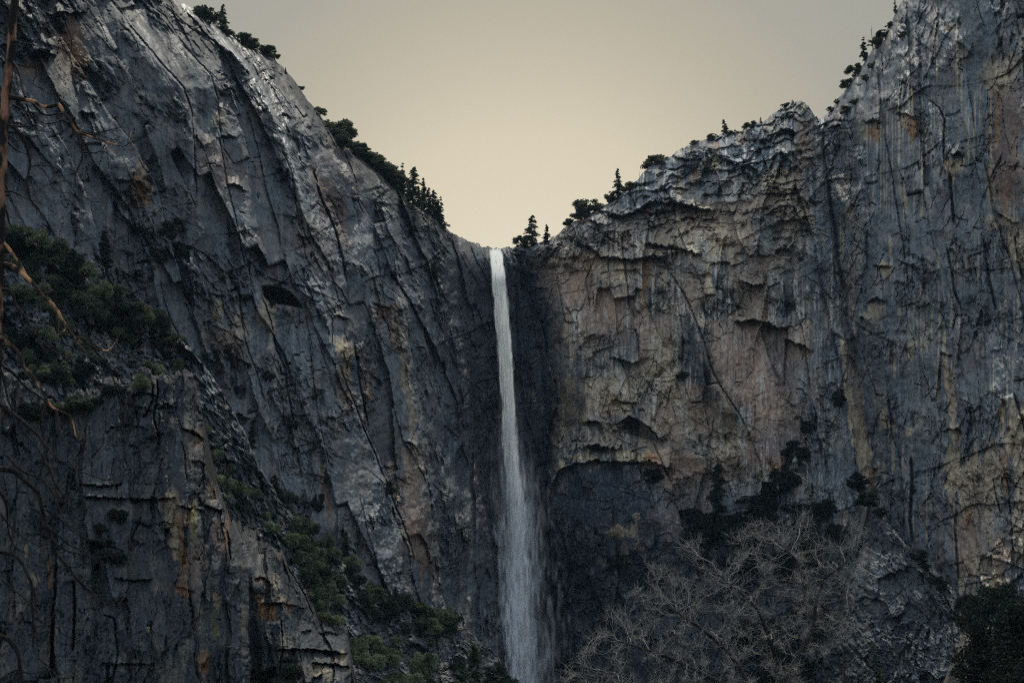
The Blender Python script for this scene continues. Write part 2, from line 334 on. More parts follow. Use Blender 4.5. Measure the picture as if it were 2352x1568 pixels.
STAINS = [
 ('O',85,150,28,30,.75),('O',165,110,34,60,.75),('R',130,70,40,40,.6),('T',140,170,25,40,.5),('O',190,150,14,34,.8),('D',205,90,14,70,.6),('D',128,170,9,50,.7),
 ('W',120,65,8,16,.6),('W',345,222,34,13,.7,.9),('W',270,30,26,30,.5,.6),('W',285,60,20,14,.5),('T',325,390,8,22,.8),('O',325,440,24,32,.95),('O',308,435,6,28,.9),('T',340,425,8,30,.8),
 ('T',505,275,18,34,.6),('R',490,375,36,60,.5,.35),('R',540,380,30,50,.35),('M',560,420,40,50,.4),('T',497,715,11,30,1),('W',508,720,5,22,.9),('P',525,790,26,34,.8),('T',545,750,16,24,.5),
 ('R',770,470,24,100,.65,.25),('R',735,430,20,60,.5,.2),('P',785,330,22,22,.75),('M',800,400,30,80,.6,.3),('P',720,560,40,60,.4,.2),('D',820,210,8,8,.5),
 ('T',790,805,20,32,.95,.2),('Y',788,800,10,14,.5),('T',800,850,12,40,.8,.25),('R',880,712,24,22,.95),('P',905,760,14,50,.7),('T',610,720,20,40,.7),('T',622,760,10,34,.6),
 ('R',790,900,18,60,.6,.3),('O',852,905,8,14,.95),('P',845,885,10,26,.8),('T',938,1085,15,60,1,.04),('P',955,1180,34,160,.75,.1),('R',965,1260,22,80,.45,.1),('T',898,1075,12,24,.95),
 ('O',907,1130,6,20,.8,.3),('T',933,1150,6,40,.7),('R',750,1128,9,60,.7,.1),('T',740,1090,10,20,.4),('O',757,1190,6,40,.4),('P',905,1005,16,12,.5),('T',935,880,10,130,.55,.12),('T',950,1000,9,80,.5,.1),
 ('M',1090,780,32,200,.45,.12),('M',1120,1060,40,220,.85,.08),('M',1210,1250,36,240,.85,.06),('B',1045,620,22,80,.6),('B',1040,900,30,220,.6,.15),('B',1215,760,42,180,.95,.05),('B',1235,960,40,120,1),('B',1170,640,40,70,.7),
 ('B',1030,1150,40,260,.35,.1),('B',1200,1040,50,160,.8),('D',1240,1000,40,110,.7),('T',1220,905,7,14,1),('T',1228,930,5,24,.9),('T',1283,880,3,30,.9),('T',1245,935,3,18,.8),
 ('T',1330,605,64,34,.75,.4),('P',1290,640,40,30,.6),('T',1345,620,24,16,.6),('M',1380,650,50,34,.6),('M',1350,680,60,24,.5),('P',1390,728,48,24,1,.2),('P',1490,745,44,28,1,.2),('P',1340,730,50,40,.5),
 ('O',1425,612,7,28,.95),('O',1481,660,8,70,.9),('O',1478,610,14,18,.95),('R',1425,560,30,22,.8),('D',1452,640,9,80,.6),('D',1505,680,22,60,.7),('D',1370,560,30,20,.6),
 ('T',1500,640,3,60,.9),('W',1498,670,2,44,.9),('W',1540,660,5,60,.8,.1),('W',1572,730,4,60,.8,.1),('T',1520,640,12,30,.5),('T',1600,560,60,60,.6),('T',1660,560,50,50,.6),('W',1645,640,3,70,.9),('W',1667,690,2.5,60,.9),
 ('D',1653,700,12,70,.85),('D',1618,600,16,50,.4),('T',1630,650,8,50,.9),('T',1690,620,14,50,.7),('D',1680,700,10,50,.8),('W',1700,640,3,40,.7),('P',1300,640,70,60,1),('P',1340,760,60,60,.6),('T',1480,870,50,50,.6),('P',1560,960,70,50,.7),('T',1400,620,60,30,.6),('T',1250,600,40,24,.6),('P',1380,690,80,30,.9),('B',1380,1140,100,70,1),('B',1450,1190,90,60,.9),('T',2230,1300,30,50,.9),('T',2290,1330,34,50,.8),('P',2215,1250,24,60,.8),('W',1560,700,6,60,.9),('W',1530,700,5,60,.8),('W',1655,660,4,60,1),('W',1675,700,3,60,1),('W',1590,760,4,50,.8),('T',1560,930,20,60,.6),('T',1430,930,30,40,.7),('W',1500,930,5,50,.7),('W',1370,930,5,50,.7),('T',1660,1040,30,30,.7),('D',1790,680,20,40,.7),('W',1770,640,12,34,.7),
 ('P',1700,800,80,60,1),('P',1720,880,80,70,.95,.3),('P',1760,930,50,80,.8,.3),('T',1612,742,14,30,.9),('P',1650,760,30,24,1),('P',1830,770,34,26,.9),('R',1740,900,44,30,.35),
 ('D',1590,820,30,90,.85,.15),('D',1620,880,24,50,.8),('T',1500,810,9,60,.95),('T',1516,820,4,60,.9),('P',1480,800,16,60,.7),('T',1540,850,20,50,.7),('T',1530,900,24,60,.5),('W',1320,760,5,40,.8),('T',1300,750,4,44,.9),
 ('T',1312,800,5,60,.7),('T',1350,800,16,40,.5),('M',1420,780,50,30,.6),('T',1390,900,40,60,.5),('T',1340,920,20,60,.5),('D',1345,840,40,30,.5),('R',1600,895,30,16,.9),('O',1598,975,14,34,.6),
 ('W',1590,1020,26,50,.5),('T',1420,910,24,40,.5),('W',1440,1000,6,28,.7),('W',1455,990,3,30,.9),('T',1480,1050,70,18,.9),('O',1510,1052,26,8,.7),('O',1490,1045,20,10,.7),('T',1265,1130,8,28,1,-.3),('T',1290,1070,16,14,.9),('T',1340,1050,34,12,.8),
 ('T',1290,960,7,60,.8),('T',1275,1010,6,30,.8),('D',1330,900,18,60,.7),('P',1560,1080,80,34,.8),('O',1600,1060,20,14,.4),('P',1660,1080,60,34,.7),('O',1780,1070,30,30,.9),('R',1750,1040,60,40,.7),('T',1700,1000,30,30,.4),('W',1655,980,4,60,.8),('W',1700,985,4,50,.8),('W',1722,970,3,40,.8),
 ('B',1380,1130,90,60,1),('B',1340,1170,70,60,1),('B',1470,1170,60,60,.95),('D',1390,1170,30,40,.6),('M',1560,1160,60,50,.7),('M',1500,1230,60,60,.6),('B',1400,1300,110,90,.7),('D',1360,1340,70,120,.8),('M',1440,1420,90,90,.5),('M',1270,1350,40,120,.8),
 ('T',1430,1222,28,18,1,.6),('T',1455,1210,8,20,.8),('O',1470,1262,12,9,.8),('T',1435,1262,9,16,.8),('T',1390,1290,7,12,.8),('T',1440,1290,18,8,.5),('T',1460,1185,8,8,.7),('O',1490,1300,20,4,.7),('T',1375,1285,8,10,.7),('T',1360,1310,5,8,.9),('T',1415,1315,5,9,.8),('O',1468,1245,6,8,.8),
 ('Y',1640,365,14,12,.5),('P',1600,400,14,34,.9,-.7),('P',1640,330,14,18,.8),('P',1700,325,16,16,.8),('T',1645,380,16,10,.8),('T',1570,440,26,20,.4),('W',1690,450,40,20,.6,.4),('W',1640,400,22,16,.4),('R',1480,480,26,18,.8),('T',1600,480,16,24,.8),('O',1590,510,8,14,.7),('R',1340,508,16,8,.8),('O',1290,570,6,5,.6),
 ('P',1850,330,22,60,.8),('Y',1845,250,14,12,.5),('W',1820,330,12,30,.5),('T',1800,430,34,40,.8),('T',1770,420,24,34,.6),('P',1830,400,20,26,.7),('Y',1890,345,5,14,.6),('T',1850,500,20,40,.5),
 ('W',1780,560,50,24,.4,.3),('W',1860,540,14,40,.4),('M',1800,860,34,60,.9),('P',1830,800,40,40,.7),('M',1790,1000,60,60,.6),
 ('O',2010,305,18,26,.75),('Y',1982,305,6,20,.8),('O',2092,290,16,26,.8),('T',2080,280,12,20,.7),('T',2100,220,5,18,.7),('T',2185,65,14,12,.7),('T',2190,380,26,20,.9),('T',2180,400,14,30,.8),
 ('T',2075,455,8,24,.7,.2),('W',2120,430,10,60,.6,.35),('W',2150,400,8,40,.6),('W',1980,420,5,60,.4),('T',1950,490,9,40,.5),('O',1940,430,5,30,.6),
 ('R',2300,300,34,200,.65),('T',2290,180,44,50,.5),('T',2320,150,20,40,.7),('O',2292,290,5,80,.8),('T',2238,300,3,90,.9),('T',2225,330,3,60,.8),('T',2275,330,3,120,.8),('R',2330,400,24,80,.7),('T',2275,430,8,60,.7),('O',2310,470,16,60,.5),('R',2340,250,16,80,.6),
 ('T',2340,560,30,60,.9),('T',2300,510,40,16,.6),('T',2045,590,4,44,.8),('T',2030,620,14,14,.8),('T',2010,710,20,24,.7),('T',2000,740,16,40,.4),('T',2155,600,4,26,.7),('T',2065,725,4,24,.8),
 ('T',1938,810,7,34,1,.15),('P',1948,840,8,40,.8,.15),('T',1950,900,8,70,1,.12),('T',1968,980,14,80,1,.12),('T',1990,1060,14,70,.95,.1),('P',1975,930,10,80,.6,.12),('T',1960,720,4,40,.7,.1),('O',1955,650,3,30,.6),('T',1935,560,3,40,.6),
 ('T',2090,800,8,26,1),('T',2103,786,3,10,.9),('T',2117,785,3,14,.9),('T',2060,800,4,20,.6),('T',2168,795,5,30,1),('T',2176,870,7,60,1,.06),('P',2186,910,9,80,.9,.03),('T',2190,960,12,60,.9),('O',2200,1010,8,16,.7),
 ('T',2035,970,16,14,.9),('T',2033,940,6,24,.8),('T',2090,995,10,16,.9),('T',2300,960,6,34,.9),('T',2330,980,22,60,.95),('T',2345,1050,20,60,.9),('T',2030,1070,5,30,.6),('O',2004,1100,6,20,.9),('T',2017,1075,3,26,1),
 ('T',2190,1090,16,60,1),('T',2230,1120,30,80,.85),('O',2236,1080,5,50,.6),('T',2280,1110,34,100,.8),('O',2310,1090,8,70,.8),('D',2325,1110,9,60,.8),('T',2345,1140,14,80,.8),('W',2290,1200,20,80,.5),('P',2240,1200,16,80,.8),('O',2223,1200,8,40,.7),('P',2300,1290,22,70,.8),('T',2340,1240,18,70,.6),('T',2270,1210,14,60,.6),
 ('D',1620,1480,300,160,.6),('M',1700,1320,180,160,.6),('M',1900,1300,60,140,.4),  # broad dark tones over the foot of the middle cliff
]
SMOOTH = [(1270,760,26,80),(1780,640,50,50),(2130,480,50,90),(2230,450,50,120),(2030,450,50,120),(1330,900,60,70),(1485,800,55,60),(1600,950,60,50),(1300,690,50,60),(1550,1050,70,40),(1660,620,60,60),(640,560,50,80),(820,700,30,80),(900,960,30,80),(480,420,40,70),(300,330,50,70),(2200,240,70,90),(1725,850,105,125),(1390,650,85,85),(1400,735,60,35),(1500,745,55,35),(1375,1135,100,80),(1480,1180,90,60),(1620,620,60,70),(1610,850,30,90),(1850,840,40,110),(1790,1000,60,60),(1060,640,40,90),(700,770,60,60),(560,330,50,90),(600,100,40,60),(380,330,40,60),(470,520,50,60),(970,1200,40,140),(1900,520,30,80)]

def main_wall(c0, c1, name, label, step=1.7, rows=880):
    n = int((c1-c0)/step)+1
    px = np.linspace(c0, c1, n)
    top = np.interp(px, *zip(*TOP)).astype(float)
    top = top + (fbm(px/9, px*0, 3, 4)-.5)*9 + (slabs(px/16, px*0+.5, 9)[0])*2.2
    t = np.linspace(0, 1, rows)[:, None]
    PX = np.broadcast_to(px, (rows, n)).copy(); PY = top + t*(1640-top)
    D = PY-top                                         # px below the skyline
    wx = (fbm(PX/70, PY/90, 11, 3)-.5)*34; wxs = (fbm(PX/13, PY/17, 12, 3)-.5)*9
    QX = PX + wx*.5 + wxs
    Y = np.zeros(PX.shape)
    xs = [np.interp(PY, [p[0] for p in l], [p[1] for p in l]) for l in LINES]
    ys = [np.interp(PY, [p[0] for p in l], [p[2] for p in l]) for l in LINES]
    for k in range(len(LINES)-1):
        m = (QX >= xs[k]) & (QX < xs[k+1]); tt = ((QX-xs[k])/np.maximum(xs[k+1]-xs[k], 1e-3))
        Y = np.where(m, ys[k]+(ys[k+1]-ys[k])*tt, Y)
    slope_l = np.clip((1180-PX)/200, 0, 1)             # 1 on the left cliff
    rr = ss(1840, 1960, PX)                             # 1 on the right wall
    mid = (1-slope_l)*(1-rr)
    Y = Y + (17*slope_l+22*rr+13*mid)*np.exp(-D/(12+3*slope_l+13*rr)) - 6*np.exp(-D/90)*mid
    # fracture coordinates: cross (c) and along (s)
    lean = slope_l*(.25+.55*np.exp(-PY/420)) + rr*.13 + mid*.10
    leanI = slope_l*(.25*PY-.55*420*np.exp(-PY/420)) + rr*.13*PY + mid*.10*PY
    w1 = (fbm(PX/7, PY/9, 13, 3)-.5)*3.2
    c = PX-leanI+wx*.55+w1; s = PY+.35*PX*slope_l+(fbm(PX/60, PY/60, 14, 3)-.5)*30
    el_ = 1+.75*slope_l+.75*rr
    big = slabs(c/80, s/(230*el_), 21); md = slabs(c/28+.10*s/30, s/(70*el_), 31); sm = slabs(c/10-.2*s/11, s/(21*el_), 41)
    ch = slabs(c/40, s/30, 61, True); ch2 = slabs(c/15, s/12, 66, True)
    md2 = slabs((c+(.55-.2*slope_l)*s)/34, (s-.3*c)/(58*el_), 71); md3 = slabs((c-.45*s)/20, (s+.3*c)/44, 76); fl = slabs((c+.3*s)/8, s/15, 78)
    smooth = ss(.47-.04*slope_l, .6-.04*slope_l, fbm(PX/75+5, PY/95, 81, 3))    # smooth panels carry less fracture
    for x, y, rx, ry in SMOOTH:
        smooth = np.maximum(smooth, ss(1.2, .8, np.hypot((PX-x+wx*.6)/rx, (PY-y+wx*.4)/ry)))
    rough = 1-.88*smooth
    upper_mid = mid*ss(700, 520, PY)+mid*.15
    Y -= big[0]*4.2*(1-.35*rr) + big[1]*7.0*(1-.4*rr)
    Y -= (md[0]*1.5 + md[1]*4.0)*rough*(1-.45*rr)
    Y -= (md2[0]*1.1 + md2[1]*2.8)*rough*(1-.4*rr)
    Y -= (md3[0]*.55 + md3[1]*1.7)*rough
    Y -= (sm[0]*.42 + sm[1]*1.15)*rough*(1-.25*rr)
    Y -= (fl[0]*.24 + fl[1]*.60)*(.15+rough)*(1-.3*rr)
    Y -= (ch[0]*2.4+ch[1]*3.8)*upper_mid + (ch2[0]*.5+ch2[1]*1.2)*(upper_mid*.9+.10*rough)
    # the horizontally broken crest of the middle cliff: strata with undercut ledges
    strat = (s+.30*PX+(fbm(PX/50, PY/40, 87, 4)-.5)*70)/27
    fr = strat-np.floor(strat)
    Y -= (fr-.5)*3.8*mid*ss(620, 420, PY)*ss(.2, .5, vn(PX/50, np.floor(strat)*3.1, 88))
    Y -= (ridged(c/60, s/170, 91, 3)-.4)*3.2*(.3+rough*.7)
    Y -= (fbm(c/6, s/16, 99, 4)-.5)*.8*(.2+rough)*(1+.7*rr)
    Y -= (ridged((c+.5*s)/9, (s-.2*c)/26, 95, 3)-.4)*.5*rr
    Y -= (fbm(PX/150, PY/150, 98, 3)-.5)*14
    # long straight joint sets: each strip between two joints stands a little proud or back
    jc = np.full(PX.shape, 9.0)
    for q, (ca, sa, sp, ln_, st_) in enumerate(((1, .18, 46, 150, 1.5), (1, -.22, 31, 90, 1.1), (.35, .9, 58, 120, 1.0), (-.5, .8, 44, 90, .9), (1, .45, 21, 60, .6))):
        u = (ca*(PX-leanI*.9)+sa*PY)/sp+(fbm(PX/160, PY/160, 190+q, 2)-.5)*1.5+w1*.02; idu = np.floor(u); v = (PY+PX*.3)/ln_+_h(idu, idu*0, 195+q)*7
        g = ss(.40, .56, vn(idu*5.3+.5, v, 197+q)); Y -= (_h(idu, np.floor(v), 198+q)-.5)*2*st_*g*(.08+.92*rough); Y -= (u-idu-.5)*st_*1.3*g*(.08+.92*rough)
        jc = np.minimum(jc, np.minimum(u-idu, 1-(u-idu))*sp+(1-g)*9)
    # thin joints, only along some of the slab edges
    jn = np.minimum(big[2]*70, md2[2]*30+ss(.3, .8, md2[3])*20)
    crk = np.maximum(ss(1.8, .3, jn)*ss(.46, .6, fbm(PX/34, PY/46, 83, 2)), ss(1.1, .3, jc)*ss(.56, .66, fbm(PX/24, PY/34, 86, 2))*.35*rough); Y += crk*1.6
    wxs = w1*1.3
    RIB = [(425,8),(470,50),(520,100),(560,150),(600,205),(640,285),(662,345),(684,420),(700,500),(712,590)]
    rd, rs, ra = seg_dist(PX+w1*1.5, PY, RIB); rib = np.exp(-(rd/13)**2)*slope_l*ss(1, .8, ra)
    Y -= 4.5*np.exp(-(rd/11)**2)*slope_l*ss(1, .75, ra)*(.55+.9*fbm(PX/12, PY/30, 207, 3))        # crest of the long rib
    for pts, w, d, st in CRACKS:
        x0 = min(p[0] for p in pts)-70; x1 = max(p[0] for p in pts)+70; y0 = min(p[1] for p in pts)-70; y1 = max(p[1] for p in pts)+70
        m = (PX > x0) & (PX < x1) & (PY > y0) & (PY < y1)
        if not m.any(): continue
        d_, sd_, al = seg_dist(PX[m]+wxs[m]*.9+wx[m]*.25, PY[m], pts)
        end = ss(0, .08, al)*ss(1, .85, al)
        Y[m] += d*ss(w*.75, 0, d_)*end
        Y[m] += np.where(sd_ > 0, -st, 0)*ss(55, 0, d_)*end*.8
    for pts, j, hh in ROOFS:
        x0 = pts[0][0]-8; x1 = pts[-1][0]+8; m = (PX > min(p[0] for p in pts)-10) & (PX < max(p[0] for p in pts)+10)
        if not m.any(): continue
        ry = np.interp(PX[m], [p[0] for p in sorted(pts)], [p[1] for p in sorted(pts)]) + (fbm(PX[m]/7, PX[m]*0, 5, 3)-.5)*9 + slabs(PX[m]/9, PX[m]*0+.5, 6)[0]*2
        up = ry-PY[m]; e = ss(0, 16, PX[m]-x0)*ss(0, 16, x1-PX[m])
        Y[m] -= np.where(up > 0, j*np.exp(-up/hh), 0)*e
        Y[m] += np.where(up <= 0, j*.55*np.exp(up/(hh*.45)), 0)*e
    for pts, d in CAVES:
        m = (PX > min(p[0] for p in pts)-5) & (PX < max(p[0] for p in pts)+5) & (PY > min(p[1] for p in pts)-5) & (PY < max(p[1] for p in pts)+5)
        if not m.any(): continue
        i = poly_in(PX[m]+wxs[m]*.3, PY[m], pts); dd = seg_dist(PX[m], PY[m], list(pts)+[pts[0]])[0]
        Y[m] += np.where(i, d*ss(0, 9, dd), 0)
    # ---------------- stone colour
    st = fbm(PX/3.2+wx*.05, PY/95, 101, 4); st2 = fbm(PX/9+wx*.05, PY/210, 105, 3); patch = fbm(PX/46, PY/60, 111, 4)
    col = np.empty(PX.shape+(3,)); col[:] = GREY
    col = blend(col, PALE, (ss(.45, .95, patch)*.16 + ss(.55, .9, sm[3])*.10)*(1+mid*.5))
    col = blend(col, TAN, ss(.56, .72, fbm(c/22, s/60, 121, 4))*(.22+.28*mid) + (md[4] > .8)*.10*rough)
    col = blend(col, MAUVE, ss(.5, .75, fbm(PX/70, PY/90, 131, 3))*.55)
    col = blend(col, DARK, ss(.54, .70, st2)*(.42+.3*mid) + ss(.56, .74, st)*(.22+.35*mid))
    col = blend(col, PALE, ss(.60, .75, fbm(PX/2.6, PY/70, 141, 3))*ss(.42, .6, fbm(PX/60, PY/90, 143, 3))*(.15+.8*mid+.35*rr))
    col = blend(col, TAN, ss(.58, .74, fbm(PX/3.4, PY/150, 145, 3))*ss(.38, .56, fbm(PX/80, PY/120, 147, 3))*rr*.95)
    warm = mid*ss(1225, 1300, PX)*ss(1900, 1780, PX)*ss(500, 600, PY+.22*(PX-1200))*ss(1160, 1090, PY+95*ss(1540, 1480, PX))
    col = blend(col, np.array([.31, .245, .185]), warm*(.35+.75*ss(.38, .6, fbm(PX/55, PY/75, 221, 4))))
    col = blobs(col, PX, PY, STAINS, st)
    col = blend(col, DARK, warm*ss(.53, .66, st)*ss(.45, .6, fbm(PX/50, PY/60, 223, 3))*.6)
    col = blend(col, PALE, warm*ss(.585, .66, fbm(PX/2.4, PY/80, 225, 3))*ss(.46, .6, fbm(PX/45, PY/60, 227, 3))*.7)
    edge = ss(.13, .02, sm[2])*ss(.42, .6, fbm(PX/9, PY/12, 171, 2))*.5+ss(.10, .01, md[2])*ss(.4, .6, fbm(PX/16, PY/24, 173, 2))*.55
    col = blend(col, PALE, edge*(.35+.65*rough)*(1-.5*slope_l*ss(900, 500, PY)))       # fresh pale stone on broken edges
    col = blend(col, DARK*.6, crk*.7)
    tone = 1+.34*big[3]-.17 + .26*(md[4]-.5)*rough + .2*(sm[4]-.5)*rough
    col *= tone[..., None]
    lch = ss(.62, .74, fbm(PX/2.2, PY/2.6, 151, 3))*ss(.45, .6, fbm(PX/40, PY/40, 153, 3))
    col = blend(col, PALE*.9, lch*.35)
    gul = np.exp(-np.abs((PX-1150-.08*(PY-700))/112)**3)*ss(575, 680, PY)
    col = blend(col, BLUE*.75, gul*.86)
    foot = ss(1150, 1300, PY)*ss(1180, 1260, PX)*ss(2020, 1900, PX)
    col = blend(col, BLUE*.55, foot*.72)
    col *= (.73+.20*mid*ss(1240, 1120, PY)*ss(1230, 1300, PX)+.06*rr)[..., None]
    col *= (1-.16*slope_l*ss(1000, 300, PX)*ss(900, 500, PY)-.10*slope_l*ss(700, 200, PX)-.10*slope_l*ss(900, 1000, PX)-.66*np.exp(-D/110)*slope_l*(1-.8*rib)-.5*np.exp(-D/34)*mid-.5*np.exp(-D/90)*rr-.20*slope_l*ss(1100, 950, PX)-.06*rr)[..., None]     # left cliff toned down; skyline brows darkened in colour to offset strong sun
    wet = ss(.5, .62, fbm(c/12, s/80, 161, 3))*.35 + .25*ss(.5, .7, patch)
    band = np.exp(-((PX-(np.interp(PY, [0, 60, 150, 300, 420], [425, 500, 585, 648, 690])))/34)**2)*ss(440, 250, PY)
    band2 = np.exp(-D/46)*rr*ss(330, 200, PY) + .7*np.exp(-D/30)*slope_l*((PX > 780)*(PX < 960))
    col = blend(col, PALE, np.exp(-(rd/5.5)**2)*slope_l*ss(1, .8, ra)*.45)     # glare on the wet rib, painted pale into the stone colour
    run = ss(.44, .56, fbm(c/3.2, s/120, 181, 3))
    wet = np.clip(wet+band*run*1.1+band2*run*.35, 0, 1)
    V = at(PX, PY, Y)
    # the ground runs back behind the skyline, so the cliff has a top and depth
    back = []
    for q, (dy, dz) in enumerate(((14, 1.0), (60, 2.0), (260, -30.0))):
        b = V[0].copy(); b[:, 1] += dy; b[:, 0] *= 1+dy/V[0][:, 1]*.2; b[:, 2] -= abs(dz)*1.5; back.insert(0, b)
    V = np.concatenate([np.stack(back), V]); nb = len(back)
    colA = np.concatenate([np.repeat(col[:1], nb, 0), col]); wetA = np.concatenate([np.repeat(wet[:1], nb, 0), wet])
    R, K = V.shape[:2]; i = np.arange(R*K).reshape(R, K)
    f = np.stack([i[:-1, :-1], i[1:, :-1], i[1:, 1:], i[:-1, 1:]], -1).reshape(-1, 4)
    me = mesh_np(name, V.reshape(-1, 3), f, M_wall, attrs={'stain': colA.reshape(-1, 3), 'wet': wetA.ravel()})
    o = obj(name, me); tag(o, label, 'cliff', kind='structure')
    return dict(px=px, top=top, V=V[nb:], rows=rows, bot=1640)
def on(surf, x, y):
    """Point of a built rock surface seen at photograph point (x, y)."""
    k = int(np.clip(np.searchsorted(surf['px'], x), 0, len(surf['px'])-1)); tp = surf['top'][k]
    j = int(np.clip((y-tp)/(surf['bot']-tp)*(surf['rows']-1), 0, surf['rows']-1))
    return surf['V'][j, k]
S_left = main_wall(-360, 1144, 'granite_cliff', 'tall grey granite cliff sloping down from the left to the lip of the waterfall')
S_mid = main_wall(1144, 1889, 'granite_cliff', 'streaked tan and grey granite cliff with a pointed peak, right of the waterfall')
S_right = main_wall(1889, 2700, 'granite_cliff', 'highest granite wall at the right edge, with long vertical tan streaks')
# ------------------------------------------------------------------ nearer rock: outcrop, wooded ramp, lower buttress
def rock_sheet(name, label, top, lines, mat, c0, c1, step, rows, cracks=(), roofs=(), stains=(), base=GREY, lean=0.0, size=1.0, amp=1.0, tone=1.0,
               round_=(10, 12), bot=1640, seed=300, cat='cliff', rubble=0.0, drop=6.0, wet0=0.0, blocky=0.0, jag=8, elong=1.0, rf=1.0, edge_dark=0.35):
    px = np.linspace(c0, c1, int((c1-c0)/step)+1)
    # columns bunch up where the outline is steep
    tp0 = np.interp(px, *zip(*top)); g = np.concatenate([[0], np.cumsum(np.hypot(np.diff(px), np.diff(tp0)*.35))]); px = np.interp(np.linspace(0, g[-1], len(px)), g, px)
    tpy = np.interp(px, *zip(*top)); tpy = tpy + (fbm(px/11, px*0, seed, 4)-.5)*jag + slabs(px/22, px*0+.5, seed+1)[0]*jag*.3
    t = np.linspace(0, 1, rows)[:, None]; PX = np.broadcast_to(px, (rows, len(px))).copy(); PY = tpy+t*(bot-tpy); D = PY-tpy
    wx = (fbm(PX/60, PY/80, seed+2, 3)-.5)*30; w1 = (fbm(PX/7, PY/9, seed+3, 3)-.5)*4
    Y = np.zeros(PX.shape); QX = PX+wx*.6+w1
    xs = [np.interp(PY, [p[0] for p in l], [p[1] for p in l]) for l in lines]; ys = [np.interp(PY, [p[0] for p in l], [p[2] for p in l]) for l in lines]
    for k in range(len(lines)-1):
        m = (QX >= xs[k]) & (QX < xs[k+1]); Y = np.where(m, ys[k]+(ys[k+1]-ys[k])*((QX-xs[k])/np.maximum(xs[k+1]-xs[k], 1e-3)), Y)
    Y = Y + round_[0]*np.exp(-D/round_[1])
    c = (PX-lean*PY+wx+w1)/size; s = (PY+lean*PX+(fbm(PX/50, PY/50, seed+4, 3)-.5)*40)/size
    big = slabs(c/90*elong**.5, s/150/elong, seed+5, blocky > .5); md = slabs(c/34*elong**.5+.1*s/34, s/52/elong, seed+11, blocky > .3); sm = slabs(c/13, s/19/elong**.5, seed+17); fl = slabs((c+.3*s)/7, s/10, seed+23); d2 = slabs((c+.6/elong*s)/30, (s-.3/elong*c)/54/elong, seed+29)
    smooth = ss(.48, .62, fbm(PX/70, PY/80, seed+30, 3)); rough = 1-.8*smooth*(1-rubble)
    Y -= amp*(big[0]*3+big[1]*5 + (md[0]*1.0+md[1]*2.6)*rough + (d2[0]*.8+d2[1]*2)*rough + (sm[0]*.32+sm[1]*.8)*rough*(1+rubble) + (fl[0]*.15+fl[1]*.4)*(.3+rough+rubble))
    Y -= amp*((fbm(c/6, s/9, seed+31, 4)-.5)*.7*(.3+rough+rubble*1.5) + (ridged(c/40, s/70, seed+35, 3)-.4)*2)
    jn = np.minimum(big[2]*70, md[2]*30); crk = ss(2.0, .3, jn)*ss(.42, .6, fbm(PX/30, PY/36, seed+40, 2)); Y += crk*amp*1.2
    for pts, w, d, st_ in cracks:
        m = (PX > min(p[0] for p in pts)-60) & (PX < max(p[0] for p in pts)+60) & (PY > min(p[1] for p in pts)-60) & (PY < max(p[1] for p in pts)+60)
        if not m.any(): continue
        d_, sd_, al = seg_dist(PX[m]+w1[m]*1.2, PY[m], pts); e = ss(0, .08, al)*ss(1, .88, al)
        Y[m] += d*ss(w*.8, 0, d_)*e + np.where(sd_ > 0, -st_, 0)*ss(50, 0, d_)*e*.8
    for pts, j, hh in roofs:
        j = j*rf; pts = sorted(pts); x0 = pts[0][0]-6; x1 = pts[-1][0]+6; m = (PX > x0) & (PX < x1)
        if not m.any(): continue
        ry = np.interp(PX[m], [p[0] for p in pts], [p[1] for p in pts]) + (fbm(PX[m]/7, PX[m]*0, 5, 3)-.5)*7
        up = ry-PY[m]; e = ss(0, 12, PX[m]-x0)*ss(0, 12, x1-PX[m])
        Y[m] += np.where(up > 0, -j*np.exp(-np.maximum(up, 0)/hh), j*.5*np.exp(np.minimum(up, 0)/(hh*.5)))*e
    st = fbm(PX/3.4+wx*.05, PY/70, seed+50, 4)
    col = np.empty(PX.shape+(3,)); col[:] = base
    col = blend(col, PALE*.8, ss(.55, .8, fbm(PX/30, PY/36, seed+54, 4))*.22 + ss(.8, .9, sm[3])*.25*rubble)
    col = blend(col, TAN*.8, ss(.58, .74, fbm(c/26, s/50, seed+58, 3))*.3)
    col = blend(col, DARK, ss(.52, .68, fbm(PX/9, PY/90, seed+62, 3))*.45 + ss(.54, .72, st)*.35)
    col = blobs(col, PX, PY, stains, st, seed+66)
    lch = ss(.60, .72, fbm(PX/1.9, PY/1.9, seed+70, 3))*ss(.4, .6, fbm(PX/30, PY/30, seed+74, 3)); col = blend(col, PALE*.9, lch*.35)
    col *= (tone*(1+.3*(big[3]-.5)+.25*(md[4]-.5)+.25*(sm[4]-.5)))[..., None]
    col *= (1-edge_dark*np.exp(-D/26))[..., None]  # top band darkened in colour to counter the light on it
    wet = np.clip(wet0+ss(.5, .65, fbm(c/14, s/30, seed+80, 3))*.4, 0, 1)
    V = at(PX, PY, Y); back = []
    for dy in (3, 14, 50):
        b = V[0].copy(); b[:, 1] += dy; b[:, 2] -= dy*drop*.1; back.insert(0, b)
    V = np.concatenate([np.stack(back), V]); nb = 3
    colA = np.concatenate([np.repeat(col[:1], nb, 0), col]); wetA = np.concatenate([np.repeat(wet[:1], nb, 0), wet])
    R, K = V.shape[:2]; i = np.arange(R*K).reshape(R, K)
    f = np.stack([i[:-1, :-1], i[1:, :-1], i[1:, 1:], i[:-1, 1:]], -1).reshape(-1, 4)
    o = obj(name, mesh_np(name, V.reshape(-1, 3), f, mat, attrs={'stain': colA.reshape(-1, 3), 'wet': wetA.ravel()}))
    tag(o, label, cat, kind='structure')
    return dict(px=px, top=tpy, V=V[nb:], rows=rows, bot=bot)

